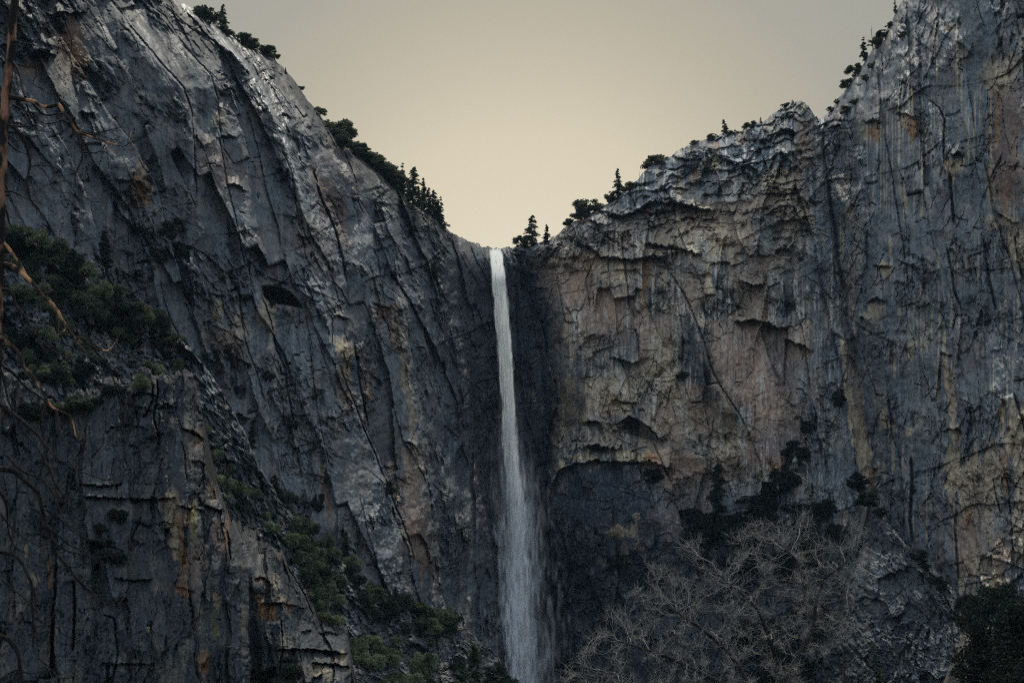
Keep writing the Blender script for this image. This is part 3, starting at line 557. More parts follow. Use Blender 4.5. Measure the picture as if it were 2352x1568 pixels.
S_ramp = rock_sheet('rocky_slope', 'steep rubble slope covered in evergreen brush at the foot of the left cliff',
    [(-160,500),(60,540),(140,590),(220,660),(300,720),(380,765),(440,800),(500,880),(545,960),(590,1060),(650,1160),(700,1215),(760,1275),(810,1310),(860,1370),(940,1405),(1020,1425),(1070,1440),(1110,1475),(1150,1520),(1185,1575),(1220,1640)],
    [[(500,-200,310),(1640,-200,250)],[(600,100,318),(1640,100,255)],[(800,440,345),(1000,440,330),(1640,440,290)],[(1200,700,385),(1640,700,330)],[(1400,1000,440),(1640,1000,395)],[(1500,1260,510),(1640,1260,490)]],
    M_wall, -160, 1220, 2.6, 420, base=GREY*.8, lean=.7, size=.8, amp=1.0, tone=.55, round_=(3, 6), seed=400, cat='slope', rubble=.9, wet0=.25, jag=14)

S_outcrop = rock_sheet('rock_outcrop', 'dark lichened rock outcrop with orange stains, nearest at the bottom left',
    [(-160,740),(20,850),(70,872),(105,915),(150,922),(175,890),(215,906),(245,872),(290,884),(330,850),(372,862),(425,846),(441,866),(455,900),(465,950),(471,1060),(483,1092),(505,1128),(520,1160),(532,1200),(560,1214),(590,1218),(602,1236),(645,1252),(672,1300),(701,1358),(735,1420),(775,1428),(798,1448),(806,1500),(815,1640)],
    [[(850,-200,172),(1640,-200,160)],[(850,150,184),(1640,150,168)],[(850,330,186),(1640,330,170)],[(850,420,187),(1200,450,173),(1640,470,169)],[(850,466,198),(1100,490,184),(1200,515,181),(1300,548,178),(1640,566,175)],
     [(850,476,240),(1200,535,205),(1300,572,190),(1640,585,184)],[(850,540,240),(1200,585,205),(1350,600,188),(1640,605,182)],[(1200,650,198),(1640,650,178)],[(1300,700,202),(1640,740,180)],[(1400,800,208),(1640,806,186)],[(1400,840,250),(1640,840,250)]],
    M_near, -160, 815, 1.55, 520, base=GREY*.50, lean=.05, size=1.25, amp=.40, tone=.40, round_=(1.0, 5), seed=500, blocky=.0, elong=2.2, jag=30, edge_dark=.75,  # base and tone darkened to stand in for the foreground shade
    cracks=[([(360,870),(362,900),(352,960),(366,1010)],4,2,1.5),([(352,880),(350,920),(330,960)],3,2,1),([(415,1010),(424,1040),(430,1110)],3,1,0),([(300,1240),(320,1200),(325,1180)],3,1,1),([(515,1180),(525,1240),(530,1290)],4,3,1),([(232,1410),(262,1420),(270,1500),(258,1568)],4,2,1),([(130,1290),(125,1360),(120,1450),(118,1560)],5,3,1.5),([(170,1330),(172,1400),(168,1500)],5,3,-1),
            ([(650,1260),(665,1310),(700,1365),(722,1420)],3,2,1),([(645,1420),(650,1480),(640,1560)],3,2,1)],
    rf=.4, roofs=[([(305,905),(330,900),(360,908)],2.2,16),([(365,935),(385,925),(400,935)],1.6,12),([(366,935),(385,935),(402,926)],1.2,12),([(420,984),(440,990),(458,1000),(464,1008)],4,14),([(280,872+50),(300,930),(360,945)],1.2,10),
           ([(190,1112),(240,1115),(280,1110)],2,18),([(195,1140),(260,1142),(330,1146),(400,1142)],2.6,16),([(408,1160),(440,1168),(466,1172)],2.2,12),([(470,1160),(490,1165),(515,1172)],5,16),([(360,1200),(380,1198),(395,1202)],1.4,10),
           ([(366,1262),(385,1255),(410,1262)],1,20),([(265,1325),(300,1332),(345,1330)],2.2,14),([(410,1348),(430,1352),(445,1360)],1.6,12),([(235,1523),(290,1522),(345,1525)],2,20),([(255,980),(300,975),(340,985)],1.5,12),([(440,1062),(460,1060),(474,1068)],1.4,8),
           ([(588,1330),(600,1322),(625,1340)],2.5,14),([(600,1385),(640,1382),(700,1395)],1.6,12),([(692,1448),(714,1446)],2,8),([(735,1452),(760,1448),(775,1456)],2,8),([(640,1490),(700,1488),(760,1492),(795,1500)],4.5,26),([(720,1520),(770,1522),(800,1530)],3.5,12)],
    stains=[('D',478,1040,34,130,.8),('D',560,1240,40,50,.8),('D',150,960,140,40,.6),('D',760,1440,50,30,.6),('T',395,1180,20,50,.7),('T',400,1240,12,40,.9),('O',415,1220,9,60,.8),('O',440,1190,12,50,.6),('Y',445,1200,12,50,.55),('T',400,1275,9,16,1),('O',420,1310,12,70,.7),('P',450,1300,20,60,.5),('O',425,1360,16,14,.8),('T',500,1380,10,20,.7),('Y',495,1440,8,40,.5),('O',470,1520,12,40,.7),  # leading dark patches paint shade onto faces that catch sky light
            ('O',115,1310,7,30,.7),('T',75,1330,12,20,.6),('T',60,1270,3,14,.8),('W',285,1175,16,14,.6),('W',278,1420,7,18,.7),('T',340,1445,5,9,.8),('T',130,1450,6,8,.6),('W',275,1520,12,20,.5),('O',457,1010,10,20,.7),('O',490,1110,12,30,.6),('T',490,1150,12,8,1),('O',520,1210,6,50,.8),('R',500,1230,10,40,.6),
            ('W',498,1290,10,18,.7),('T',398,1168,8,9,.7),('O',140,890,16,20,.7),('Y',134,925,6,10,.6),('T',322,890,8,5,.8),('T',400,965,10,8,.5),('O',598,1375,10,16,1),('O',618,1400,16,30,1),('O',640,1270,4,12,.8),('R',598,1330,8,8,.9),('O',600,1405,12,24,1),('T',640,1340,14,18,.7),('T',640,1375,20,8,.7),('W',598,1275,8,30,.5),
            ('O',660,1398,8,14,.6),('T',745,1548,30,14,.8),('O',770,1520,6,14,.7),('T',785,1510,6,14,.8),('O',380,1150,10,20,.5),('B',260,1060,80,50,.5),('B',300,1230,70,70,.5),('B',280,1420,60,50,.5),('D',140,1200,60,60,.5)])

S_but = rock_sheet('rock_buttress', 'steep dark rock buttress falling to the bottom right corner',
    [(1800,1700),(1850,1600),(1880,1500),(1905,1420),(1925,1330),(1940,1260),(1955,1200),(1970,1160),(1990,1152),(2020,1176),(2050,1214),(2086,1254),(2110,1276),(2140,1300),(2170,1330),(2200,1366),(2226,1400),(2250,1440),(2275,1490),(2300,1540),(2330,1600),(2350,1640),(2520,1700)],
    [[(1150,1850,520),(1640,1850,500)],[(1150,1975,505),(1400,1920,485),(1640,1870,470)],[(1150,2000,455),(1640,2000,410)],[(1150,2020,445),(1400,2160,410),(1640,2280,385)],[(1150,2080,452),(1400,2230,417),(1640,2370,391)],[(1150,2560,470),(1640,2560,440)]],
    M_wall, 1800, 2345, 1.4, 460, base=GREY*.8, lean=.62, size=.62, amp=.75, tone=.52, round_=(1, 8), bot=1720, seed=600, rubble=.3, wet0=.1, jag=8,
    stains=[('D',2000,1240,30,30,.5),('D',2130,1330,16,60,.7,1),('D',2190,1420,20,70,.7,.8),('D',1960,1450,60,60,.5),('Y',2230,1480,8,60,.3,.5),('W',1990,1280,30,40,.4,.6),('D',1900,1560,120,50,.7),('D',2100,1480,30,60,.5,.6)])

# ------------------------------------------------------------------ ground
mg, t, out = new_mat('forest_floor')
n = N(t, 'ShaderNodeTexNoise'); n.inputs['Scale'].default_value = .4; n.inputs['Detail'].default_value = 6
r = N(t, 'ShaderNodeValToRGB'); r.color_ramp.elements[0].color = (.018, .022, .012, 1); r.color_ramp.elements[1].color = (.07, .055, .035, 1)
co = N(t, 'ShaderNodeTexCoord'); L(t, co.outputs['Object'], n.inputs[0]); L(t, n.outputs['Fac'], r.inputs[0])
p = N(t, 'ShaderNodeBsdfPrincipled'); p.inputs['Roughness'].default_value = .95; L(t, r.outputs[0], p.inputs['Base Color']); L(t, p.outputs[0], out.inputs[0])
gx, gy = np.meshgrid(np.linspace(-2500, 2500, 120), np.linspace(-2500, 2500, 120)); gz = (fbm(gx/90, gy/90, 9, 3)-.5)*3*ss(5, 60, np.hypot(gx, gy))-.4*ss(5, 40, np.hypot(gx, gy))
i = np.arange(14400).reshape(120, 120); f = np.stack([i[:-1, :-1], i[:-1, 1:], i[1:, 1:], i[1:, :-1]], -1).reshape(-1, 4)
o = obj('ground', mesh_np('ground', np.stack([gx, gy, gz], -1).reshape(-1, 3), f, mg)); tag(o, 'brown forest floor of the valley', 'ground', kind='structure')

# ------------------------------------------------------------------ waterfall
def water_mat(name, scale, lo, hi, grain, gain, tint, seed):
    m, t, out = new_mat(name)
    at_ = N(t, 'ShaderNodeAttribute', attribute_name='dense'); uv = N(t, 'ShaderNodeAttribute', attribute_name='flow')
    mp = N(t, 'ShaderNodeMapping'); mp.inputs['Scale'].default_value = scale; mp.inputs['Location'].default_value = (seed, seed*.7, 0); L(t, uv.outputs['Color'], mp.inputs[0])
    n1 = N(t, 'ShaderNodeTexNoise'); n1.inputs['Scale'].default_value = 1; n1.inputs['Detail'].default_value = 5; n1.inputs['Roughness'].default_value = .6; n1.inputs['Distortion'].default_value = .3; L(t, mp.outputs[0], n1.inputs[0])
    mp2 = N(t, 'ShaderNodeMapping'); mp2.inputs['Scale'].default_value = (1.9, 1.0, .9); L(t, uv.outputs['Color'], mp2.inputs[0])
    n2 = N(t, 'ShaderNodeTexNoise'); n2.inputs['Scale'].default_value = 1.0; n2.inputs['Detail'].default_value = 2; L(t, mp2.outputs[0], n2.inputs[0])
    r1 = N(t, 'ShaderNodeMapRange', interpolation_type='SMOOTHSTEP'); r1.inputs['From Min'].default_value = lo; r1.inputs['From Max'].default_value = hi; L(t, n1.outputs['Fac'], r1.inputs[0])
    r2 = N(t, 'ShaderNodeMapRange'); r2.inputs['From Min'].default_value = .35; r2.inputs['From Max'].default_value = .65; r2.inputs['To Min'].default_value = 1-grain; r2.inputs['To Max'].default_value = 1; L(t, n2.outputs['Fac'], r2.inputs[0])
    a = N(t, 'ShaderNodeMath', operation='MULTIPLY'); L(t, r1.outputs[0], a.inputs[0]); L(t, r2.outputs[0], a.inputs[1])
    b = N(t, 'ShaderNodeMath', operation='MULTIPLY'); L(t, a.outputs[0], b.inputs[0]); L(t, at_.outputs['Fac'], b.inputs[1])
    c_ = N(t, 'ShaderNodeMath', operation='MULTIPLY', use_clamp=True); L(t, b.outputs[0], c_.inputs[0]); c_.inputs[1].default_value = gain
    df = N(t, 'ShaderNodeBsdfDiffuse'); df.inputs[0].default_value = (*tint, 1); tl = N(t, 'ShaderNodeBsdfTranslucent'); tl.inputs[0].default_value = (*tint, 1)
    mx = N(t, 'ShaderNodeMixShader'); mx.inputs[0].default_value = .3; L(t, df.outputs[0], mx.inputs[1]); L(t, tl.outputs[0], mx.inputs[2])
    tr = N(t, 'ShaderNodeBsdfTransparent'); m2 = N(t, 'ShaderNodeMixShader'); L(t, c_.outputs[0], m2.inputs[0]); L(t, tr.outputs[0], m2.inputs[1]); L(t, mx.outputs[0], m2.inputs[2]); L(t, m2.outputs[0], out.inputs[0])
    return m
FALL = [  # y, left edge, right edge
 (564,1117,1154),(580,1121,1158),(620,1124,1162),(700,1130,1171),(780,1136,1179),(860,1143,1184),(940,1149,1188),(1020,1154,1194),(1100,1160,1202),(1180,1163,1210),(1260,1163,1211),(1340,1162,1215),(1420,1160,1219),(1500,1157,1225),(1640,1156,1232)]
def fall_sheet(name, mat, expand, Y0, bulge, seed, top_y=564, edge=.28, parent=None, dens=lambda y: 1+0*y, rag=1.0, cols=90):
    rows = 420; py = np.linspace(top_y, 1640, rows)[:, None]; u = np.linspace(0, 1, cols)[None, :]
    a = np.interp(py, [f[0] for f in FALL], [f[1] for f in FALL]); b = np.interp(py, [f[0] for f in FALL], [f[2] for f in FALL]); mid = (a+b)/2; hw = (b-a)/2*expand(py)
    hw = hw*(1+rag*(fbm(py/60, py*0, seed, 3)-.5)*.5*ss(700, 1200, py)); mid = mid+(fbm(py/90, py*0+3, seed+2, 3)-.5)*10*ss(650, 1200, py)*rag
    PX = mid+hw*(2*u-1); PYb = py+0*u
    prof = np.sqrt(np.clip(1-(2*u-1)**2, 0, 1))
    Y = Y0-bulge*prof*(.5+ss(600, 1300, PYb)) + (fbm(PX/4, PYb/40, seed+5, 3)-.5)*1.8
    Y = Y+42*np.clip((650-PYb)/86, 0, 1)**2        # the stream leaves the lip and arcs outwards
    e = np.minimum(u, 1-u)/edge + (fbm(PX/6, PYb/30, seed+8, 4)-.5)*.9*rag
    d = ss(0, 1, e)*dens(PYb)*ss(0, .05, np.minimum(u, 1-u))
    pl = fbm(PX/4.5, (PYb-26*(1-np.abs(2*u-1)))/42, seed+11, 3); d = d*np.clip(.30+1.5*ss(.30, .62, pl), 0, 1.25)        # pulses and torn strands
    d = d*np.clip((PYb-top_y-15*fbm(PX/3, PX*0, seed+15, 3)+2)/9, 0, 1)
    V = at(PX, PYb, Y); i = np.arange(rows*cols).reshape(rows, cols); f = np.stack([i[:-1, :-1], i[1:, :-1], i[1:, 1:], i[:-1, 1:]], -1).reshape(-1, 4)
    fl = np.stack([V[..., 0], V[..., 1]*.3, V[..., 2]], -1)
    return obj(name, mesh_np(name, V.reshape(-1, 3), f, mat, attrs={'dense': d.ravel(), 'flow': fl.reshape(-1, 3)}), parent)
MW1 = water_mat('falling_water', (1.9, .4, .045), .26, .50, .6, 3.0, (.97, .965, .90), 3.1)
MW2 = water_mat('falling_water_back', (1.5, .4, .03), .22, .56, .4, 1.9, (.93, .95, .95), 9.7)
MW3 = water_mat('spray', (.16, .3, .035), .2, .72, .1, 1.9, (.84, .89, .95), 5.3)
wf = bpy.data.objects.new('waterfall', None); link(wf); wf.location = at(1135, 566, 618)
tag(wf, 'tall thin white waterfall dropping from the notch between the cliffs', 'waterfall')
def wchild(o): o.parent = wf; o.matrix_parent_inverse = Matrix.Translation(-Vector(wf.location)); return o
wchild(fall_sheet('water_curtain', MW1, lambda y: .92+0*y, 584, 3, 3, dens=lambda y: .95-.1*ss(1200, 1500, y)))
wchild(fall_sheet('water_curtain', MW2, lambda y: 1.0+.08*ss(900, 1400, y), 588, 2, 23, edge=.5, dens=lambda y: .6+.35*ss(700, 1100, y)))
wchild(fall_sheet('water_curtain', MW1, lambda y: .62+0*y, 580, 3, 43, dens=lambda y: .8*ss(650, 900, y)))
for q, (ex, yy, dn) in enumerate(((1.35, 576, .85), (1.9, 572, .6), (2.9, 590, .42), (4.2, 600, .3))):
    o = wchild(fall_sheet('spray_veil', MW3, (lambda k: lambda y: 1+(k-1)*ss(800, 1250, y))(ex), yy, 5, 60+q*9, edge=.45, dens=(lambda k: lambda y: k*ss(820, 1300, y))(dn), rag=1.3)); o['kind'] = 'stuff'
# ------------------------------------------------------------------ plants
def leaf_mat(name, dark, lit, sc_=.9):
    m, t, out = new_mat(name)
    co = N(t, 'ShaderNodeTexCoord'); n = N(t, 'ShaderNodeTexNoise'); n.inputs['Scale'].default_value = sc_*3; n.inputs['Detail'].default_value = 2; L(t, co.outputs['Object'], n.inputs[0])
    oi = N(t, 'ShaderNodeObjectInfo'); a = N(t, 'ShaderNodeMath', operation='MULTIPLY_ADD'); L(t, oi.outputs['Random'], a.inputs[0]); a.inputs[1].default_value = .5; L(t, n.outputs['Fac'], a.inputs[2])
    r = N(t, 'ShaderNodeValToRGB'); r.color_ramp.elements[0].position = .35; r.color_ramp.elements[1].position = 1.0
    r.color_ramp.elements[0].color = (*dark, 1); r.color_ramp.elements[1].color = (*lit, 1); L(t, a.outputs[0], r.inputs[0])
    p = N(t, 'ShaderNodeBsdfPrincipled'); p.inputs['Roughness'].default_value = .75; p.inputs['Specular IOR Level'].default_value = .12; L(t, r.outputs[0], p.inputs['Base Color'])
    tl = N(t, 'ShaderNodeBsdfTranslucent'); L(t, r.outputs[0], tl.inputs[0]); mx = N(t, 'ShaderNodeMixShader'); mx.inputs[0].default_value = .3
    L(t, p.outputs[0], mx.inputs[1]); L(t, tl.outputs[0], mx.inputs[2]); L(t, mx.outputs[0], out.inputs[0]); return m
def bark_mat(name, c0, c1, scale=3, thr=.5, c2=None):
    m, t, out = new_mat(name)
    co = N(t, 'ShaderNodeTexCoord'); mp = N(t, 'ShaderNodeMapping'); mp.inputs['Scale'].default_value = (1, 1, .35); L(t, co.outputs['Object'], mp.inputs[0])
    n = N(t, 'ShaderNodeTexNoise'); n.inputs['Scale'].default_value = scale; n.inputs['Detail'].default_value = 5; L(t, mp.outputs[0], n.inputs[0])
    r = N(t, 'ShaderNodeValToRGB'); r.color_ramp.elements[0].position = thr-.06; r.color_ramp.elements[1].position = thr+.06; r.color_ramp.elements[0].color = (*c0, 1); r.color_ramp.elements[1].color = (*c1, 1); L(t, n.outputs['Fac'], r.inputs[0])
    n2 = N(t, 'ShaderNodeTexNoise'); n2.inputs['Scale'].default_value = scale*6; n2.inputs['Detail'].default_value = 4; L(t, mp.outputs[0], n2.inputs[0])
    bp = N(t, 'ShaderNodeBump'); bp.inputs['Distance'].default_value = .04; L(t, n2.outputs['Fac'], bp.inputs['Height'])
    p = N(t, 'ShaderNodeBsdfPrincipled'); p.inputs['Roughness'].default_value = .85; p.inputs['Specular IOR Level'].default_value = .12; L(t, r.outputs[0], p.inputs['Base Color']); L(t, bp.outputs[0], p.inputs['Normal']); L(t, p.outputs[0], out.inputs[0]); return m
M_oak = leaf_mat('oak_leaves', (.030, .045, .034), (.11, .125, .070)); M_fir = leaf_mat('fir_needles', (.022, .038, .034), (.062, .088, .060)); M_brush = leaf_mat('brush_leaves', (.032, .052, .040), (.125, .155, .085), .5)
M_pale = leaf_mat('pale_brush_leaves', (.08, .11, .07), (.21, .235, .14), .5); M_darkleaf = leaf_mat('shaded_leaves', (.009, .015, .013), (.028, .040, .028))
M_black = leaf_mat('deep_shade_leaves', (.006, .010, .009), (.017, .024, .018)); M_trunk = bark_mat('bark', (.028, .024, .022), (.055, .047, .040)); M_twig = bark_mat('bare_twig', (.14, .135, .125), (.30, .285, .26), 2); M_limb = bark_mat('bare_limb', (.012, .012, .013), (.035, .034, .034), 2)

class Tube:
    """Collects tapering tubes and leaf quads for one mesh."""
    def __init__(s): s.v = []; s.f = []; s.m = []; s.n = 0
    def tube(s, pts, rad, n=5, mi=0):
        pts = np.asarray(pts, float); k = len(pts); rad = np.broadcast_to(np.asarray(rad, float), (k,))
        tn = np.gradient(pts, axis=0); tn /= np.linalg.norm(tn, axis=1, keepdims=True)+1e-9
        ref = np.array([.3, .9, .3]); u = np.cross(tn, ref); u /= np.linalg.norm(u, axis=1, keepdims=True)+1e-9; w = np.cross(tn, u)
        a = np.arange(n)*2*np.pi/n
        ring = pts[:, None]+rad[:, None, None]*(np.cos(a)[None, :, None]*u[:, None]+np.sin(a)[None, :, None]*w[:, None])
        s.v.append(ring.reshape(-1, 3)); i = np.arange(k*n).reshape(k, n); j = np.roll(i, -1, 1)
        f = np.stack([i[:-1], j[:-1], j[1:], i[1:]], -1).reshape(-1, 4)+s.n; s.f.append(f); s.m.append(np.full(len(f), mi)); s.n += k*n
    def quads(s, c, size, mi=1, flat=0.0, long=None, r=rng):
        n = len(c); a = r.normal(size=(n, 3)); 
        if long is not None: a = long+.35*a*np.linalg.norm(long, axis=1, keepdims=True)
        a /= np.linalg.norm(a, axis=1, keepdims=True)+1e-9
        b = np.cross(a, r.normal(size=(n, 3))); b /= np.linalg.norm(b, axis=1, keepdims=True)+1e-9
        sz = np.asarray(size)*r.uniform(.6, 1.35, n); sz = sz[:, None]; asp = .8 if long is None else .36
        v = np.stack([c-a*sz, c+b*sz*asp, c+a*sz, c-b*sz*asp], 1).reshape(-1, 3); s.v.append(v)
        f = (np.arange(n*4).reshape(n, 4))+s.n; s.f.append(f); s.m.append(np.full(n, mi)); s.n += n*4
    def mesh(s, name, mats): return mesh_np(name, np.concatenate(s.v), np.concatenate(s.f), mats, smooth=False, mat_idx=np.concatenate(s.m))

def lobes_points(R, n, nl, r, flat=.8, base=0.25):
    """Leaf positions: shells of many small lobes packed in a dome of radius R."""
    cs = []
    while len(cs) < nl:
        q = r.uniform(-1, 1, 3)
        if np.linalg.norm(q) < 1 and q[2] > -.55: cs.append(q*[.75, .75, .62*flat]+[0, 0, base+.35])
    cs = np.array(cs); lr = r.uniform(.16, .36, nl); k = r.choice(nl, n, p=lr**2/np.sum(lr**2)); d = r.normal(size=(n, 3)); d /= np.linalg.norm(d, axis=1, keepdims=True)
    d[:, 2] = np.where(r.random(n) < .6, np.abs(d[:, 2]), d[:, 2]); p = cs[k]+d*lr[k][:, None]*r.uniform(.55, 1.12, n)[:, None]
    return p*R, cs*R
def shrub_mesh(name, seed, n, leaf, mats, flat=.8, nl=16):
    r = np.random.default_rng(seed); T = Tube(); p, cs = lobes_points(1, n, nl, r, flat, .05); T.quads(p, leaf, 1, r=r)
    for c_ in cs[:7]:
        mid = c_*.5+r.normal(size=3)*.06; T.tube([[0, 0, -.2], mid, c_], [.035, .022, .008], 4, 0)
    return T.mesh(name, mats)
def oak_parts(seed, n=3000, leaf=.034, nl=26):
    r = np.random.default_rng(seed); cs = []
    ax = r.uniform(-.16, .16, 2)
    while len(cs) < nl:
        q = r.uniform(-1, 1, 3)
        if np.linalg.norm(q) < 1: z = .55+.36*q[2]; cs.append([q[0]*.40*(1.25-abs(z-.5))+ax[0]*z, q[1]*.40*(1.25-abs(z-.5))+ax[1]*z, z])
    cs = np.array(cs); lr = r.uniform(.05, .15, nl); k = r.choice(nl, n, p=lr**2/np.sum(lr**2)); dd = r.normal(size=(n, 3)); dd /= np.linalg.norm(dd, axis=1, keepdims=True)
    P = cs[k]+dd*lr[k][:, None]*r.uniform(.3, 1.25, n)[:, None]*np.array([1.15, 1.15, .75])
    A = Tube(); A.quads(P, leaf, 0, r=r); B = Tube(); top = np.array([.03, 0, .62]); B.tube([[0, 0, -.08], [.015, .0, .2], [.0, .01, .4], top], [.034, .027, .02, .01], 7, 0)
    for c_ in cs: b = np.array([0, 0, r.uniform(.18, .45)]); B.tube([b, (b+c_)/2+r.normal(size=3)*.03, c_], [.014, .009, .003], 4, 0)
    return A, B
def fir_parts(seed, sparse=0., width=.2, leaf=.030, droop=.25, power=.8, base=.1, lean=0, leafs=1.0, nb=92):
    r = np.random.default_rng(seed); A = Tube(); B = Tube(); bend = lambda z: np.array([lean*z*z+.012*math.sin(z*5+seed), .01*math.sin(z*7), z])
    zz = np.linspace(-.08, 1, 14); B.tube([bend(z) for z in zz], .018*(1.03-np.clip(zz, 0, 1))+.0015, 6, 0)
    for k in range(nb):
        z = base+(1-base)*(k+r.random())/nb
        if r.random() < sparse: continue
        ln = width*((1-z)**power*.95+.045)*r.uniform(.55, 1.25)*(1 if z > base+.15 else .7+.3*(z-base)/.15); an = r.uniform(0, 2*np.pi); d = np.array([math.cos(an), math.sin(an), 0]); up = r.uniform(-.1, .3)
        s_ = np.linspace(0, 1, 6)[:, None]; b0 = bend(z); pts = b0+d*ln*s_+np.array([0, 0, 1])*(ln*(up*s_-droop*s_**2)); B.tube(pts, np.linspace(.0042, .001, 6), 3, 0)
        m = int(ln/width*62*leafs)+7; q = r.random(m)**.8; c = b0+d*ln*q[:, None]+np.array([0, 0, 1])*(ln*(up*q-droop*q**2))[:, None]
        side = np.cross(d, [0, 0, 1]); sd_ = r.normal(size=m)*(.20*ln*(1.05-q)+.006); c = c+side*sd_[:, None]+r.normal(size=(m, 3))*.005
        A.quads(c, leaf, 0, long=(d*.8+side*np.sign(sd_)[:, None]*.6+np.array([0, 0, -.25]))*1.0, r=r)
    return A, B
def snag_parts(seed, stubs=16, lean=.03):
    r = np.random.default_rng(seed); B = Tube(); bend = lambda z: np.array([lean*z*z+.01*math.sin(z*6+seed), 0, z]); zz = np.linspace(-.08, 1, 12); B.tube([bend(z) for z in zz], .020*(1.05-np.clip(zz, 0, 1))+.001, 6, 0)
    S = B
    for k in range(stubs):
        z = r.uniform(.25, .97); an = r.uniform(0, 6.3); l_ = r.uniform(.03, .11)*(1.3-z); d = np.array([math.cos(an), math.sin(an), r.uniform(-.3, .3)]); b = bend(z); S.tube([b, b+d*l_*.6, b+d*l_+[0, 0, -.01]], [.005, .003, .001], 3, 0)
    return B, None

PROTO = {}
def proto(key, fn, mats):
    if key not in PROTO:
        A, B = fn(); PROTO[key] = (A.mesh('crown_'+key, [mats[0]]), B.mesh('trunk_'+key, [mats[1]])) if B else (A.mesh('stem_'+key, [mats[0]]),)
    return PROTO[key]
FIRS = [dict(seed=1), dict(seed=2, sparse=.25, width=.23), dict(seed=3, sparse=.45, width=.2, lean=.05), dict(seed=4, width=.30, sparse=.15, power=.6), dict(seed=5, sparse=.62, width=.17, base=.05), dict(seed=6, width=.17, sparse=.1, leaf=.026)]
def tree(name, kind, var, base, h, label, cat='tree', group=None, rz=None, wide=1.0, names=('crown', 'trunk')):
    if kind == 'fir': me = proto('fir%d' % var, lambda: fir_parts(**FIRS[var]), (M_fir, M_trunk))
    elif kind == 'darkfir': me = proto('dfir%d' % var, lambda: fir_parts(**FIRS[var]), (M_darkleaf, M_trunk))
    elif kind == 'oak': me = proto('oak%d' % var, lambda: oak_parts(20+var), (M_oak, M_trunk))
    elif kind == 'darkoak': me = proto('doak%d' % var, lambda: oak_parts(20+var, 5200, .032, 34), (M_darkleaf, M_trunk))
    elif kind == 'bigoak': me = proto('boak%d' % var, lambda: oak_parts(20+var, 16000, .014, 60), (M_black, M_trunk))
    elif kind == 'snag':
        me = proto('snag%d' % var, lambda: snag_parts(40+var), (M_trunk, M_trunk)); names = ('trunk',)
    e = bpy.data.objects.new(name, None); link(e); e.location = base; e.rotation_euler.z = rng.uniform(0, 6.28) if rz is None else rz; e.scale = (h*wide, h*wide, h)
    e.empty_display_size = .1; tag(e, label, cat, group)
    for nm, m in zip(names, me): obj(nm, m, e)
    return e
def surf_for(x): return S_left if x < 1144 else (S_mid if x < 1889 else S_right)
def tree_at(name, kind, var, x, y, hp, label, dy=0.0, wide=1.0, group=None, surf=None, cat='tree', rz=None):
    """Tree rooted where the rock is seen at (x, y), hp photograph pixels tall."""
    s = surf or surf_for(x); b = on(s, x, y).copy(); b[1] += dy; h = hp*mpp(b[1])
    return tree(name, kind, var, Vector(b)-Vector((0, 0, .02*h)), h, label, cat, group, rz, wide)
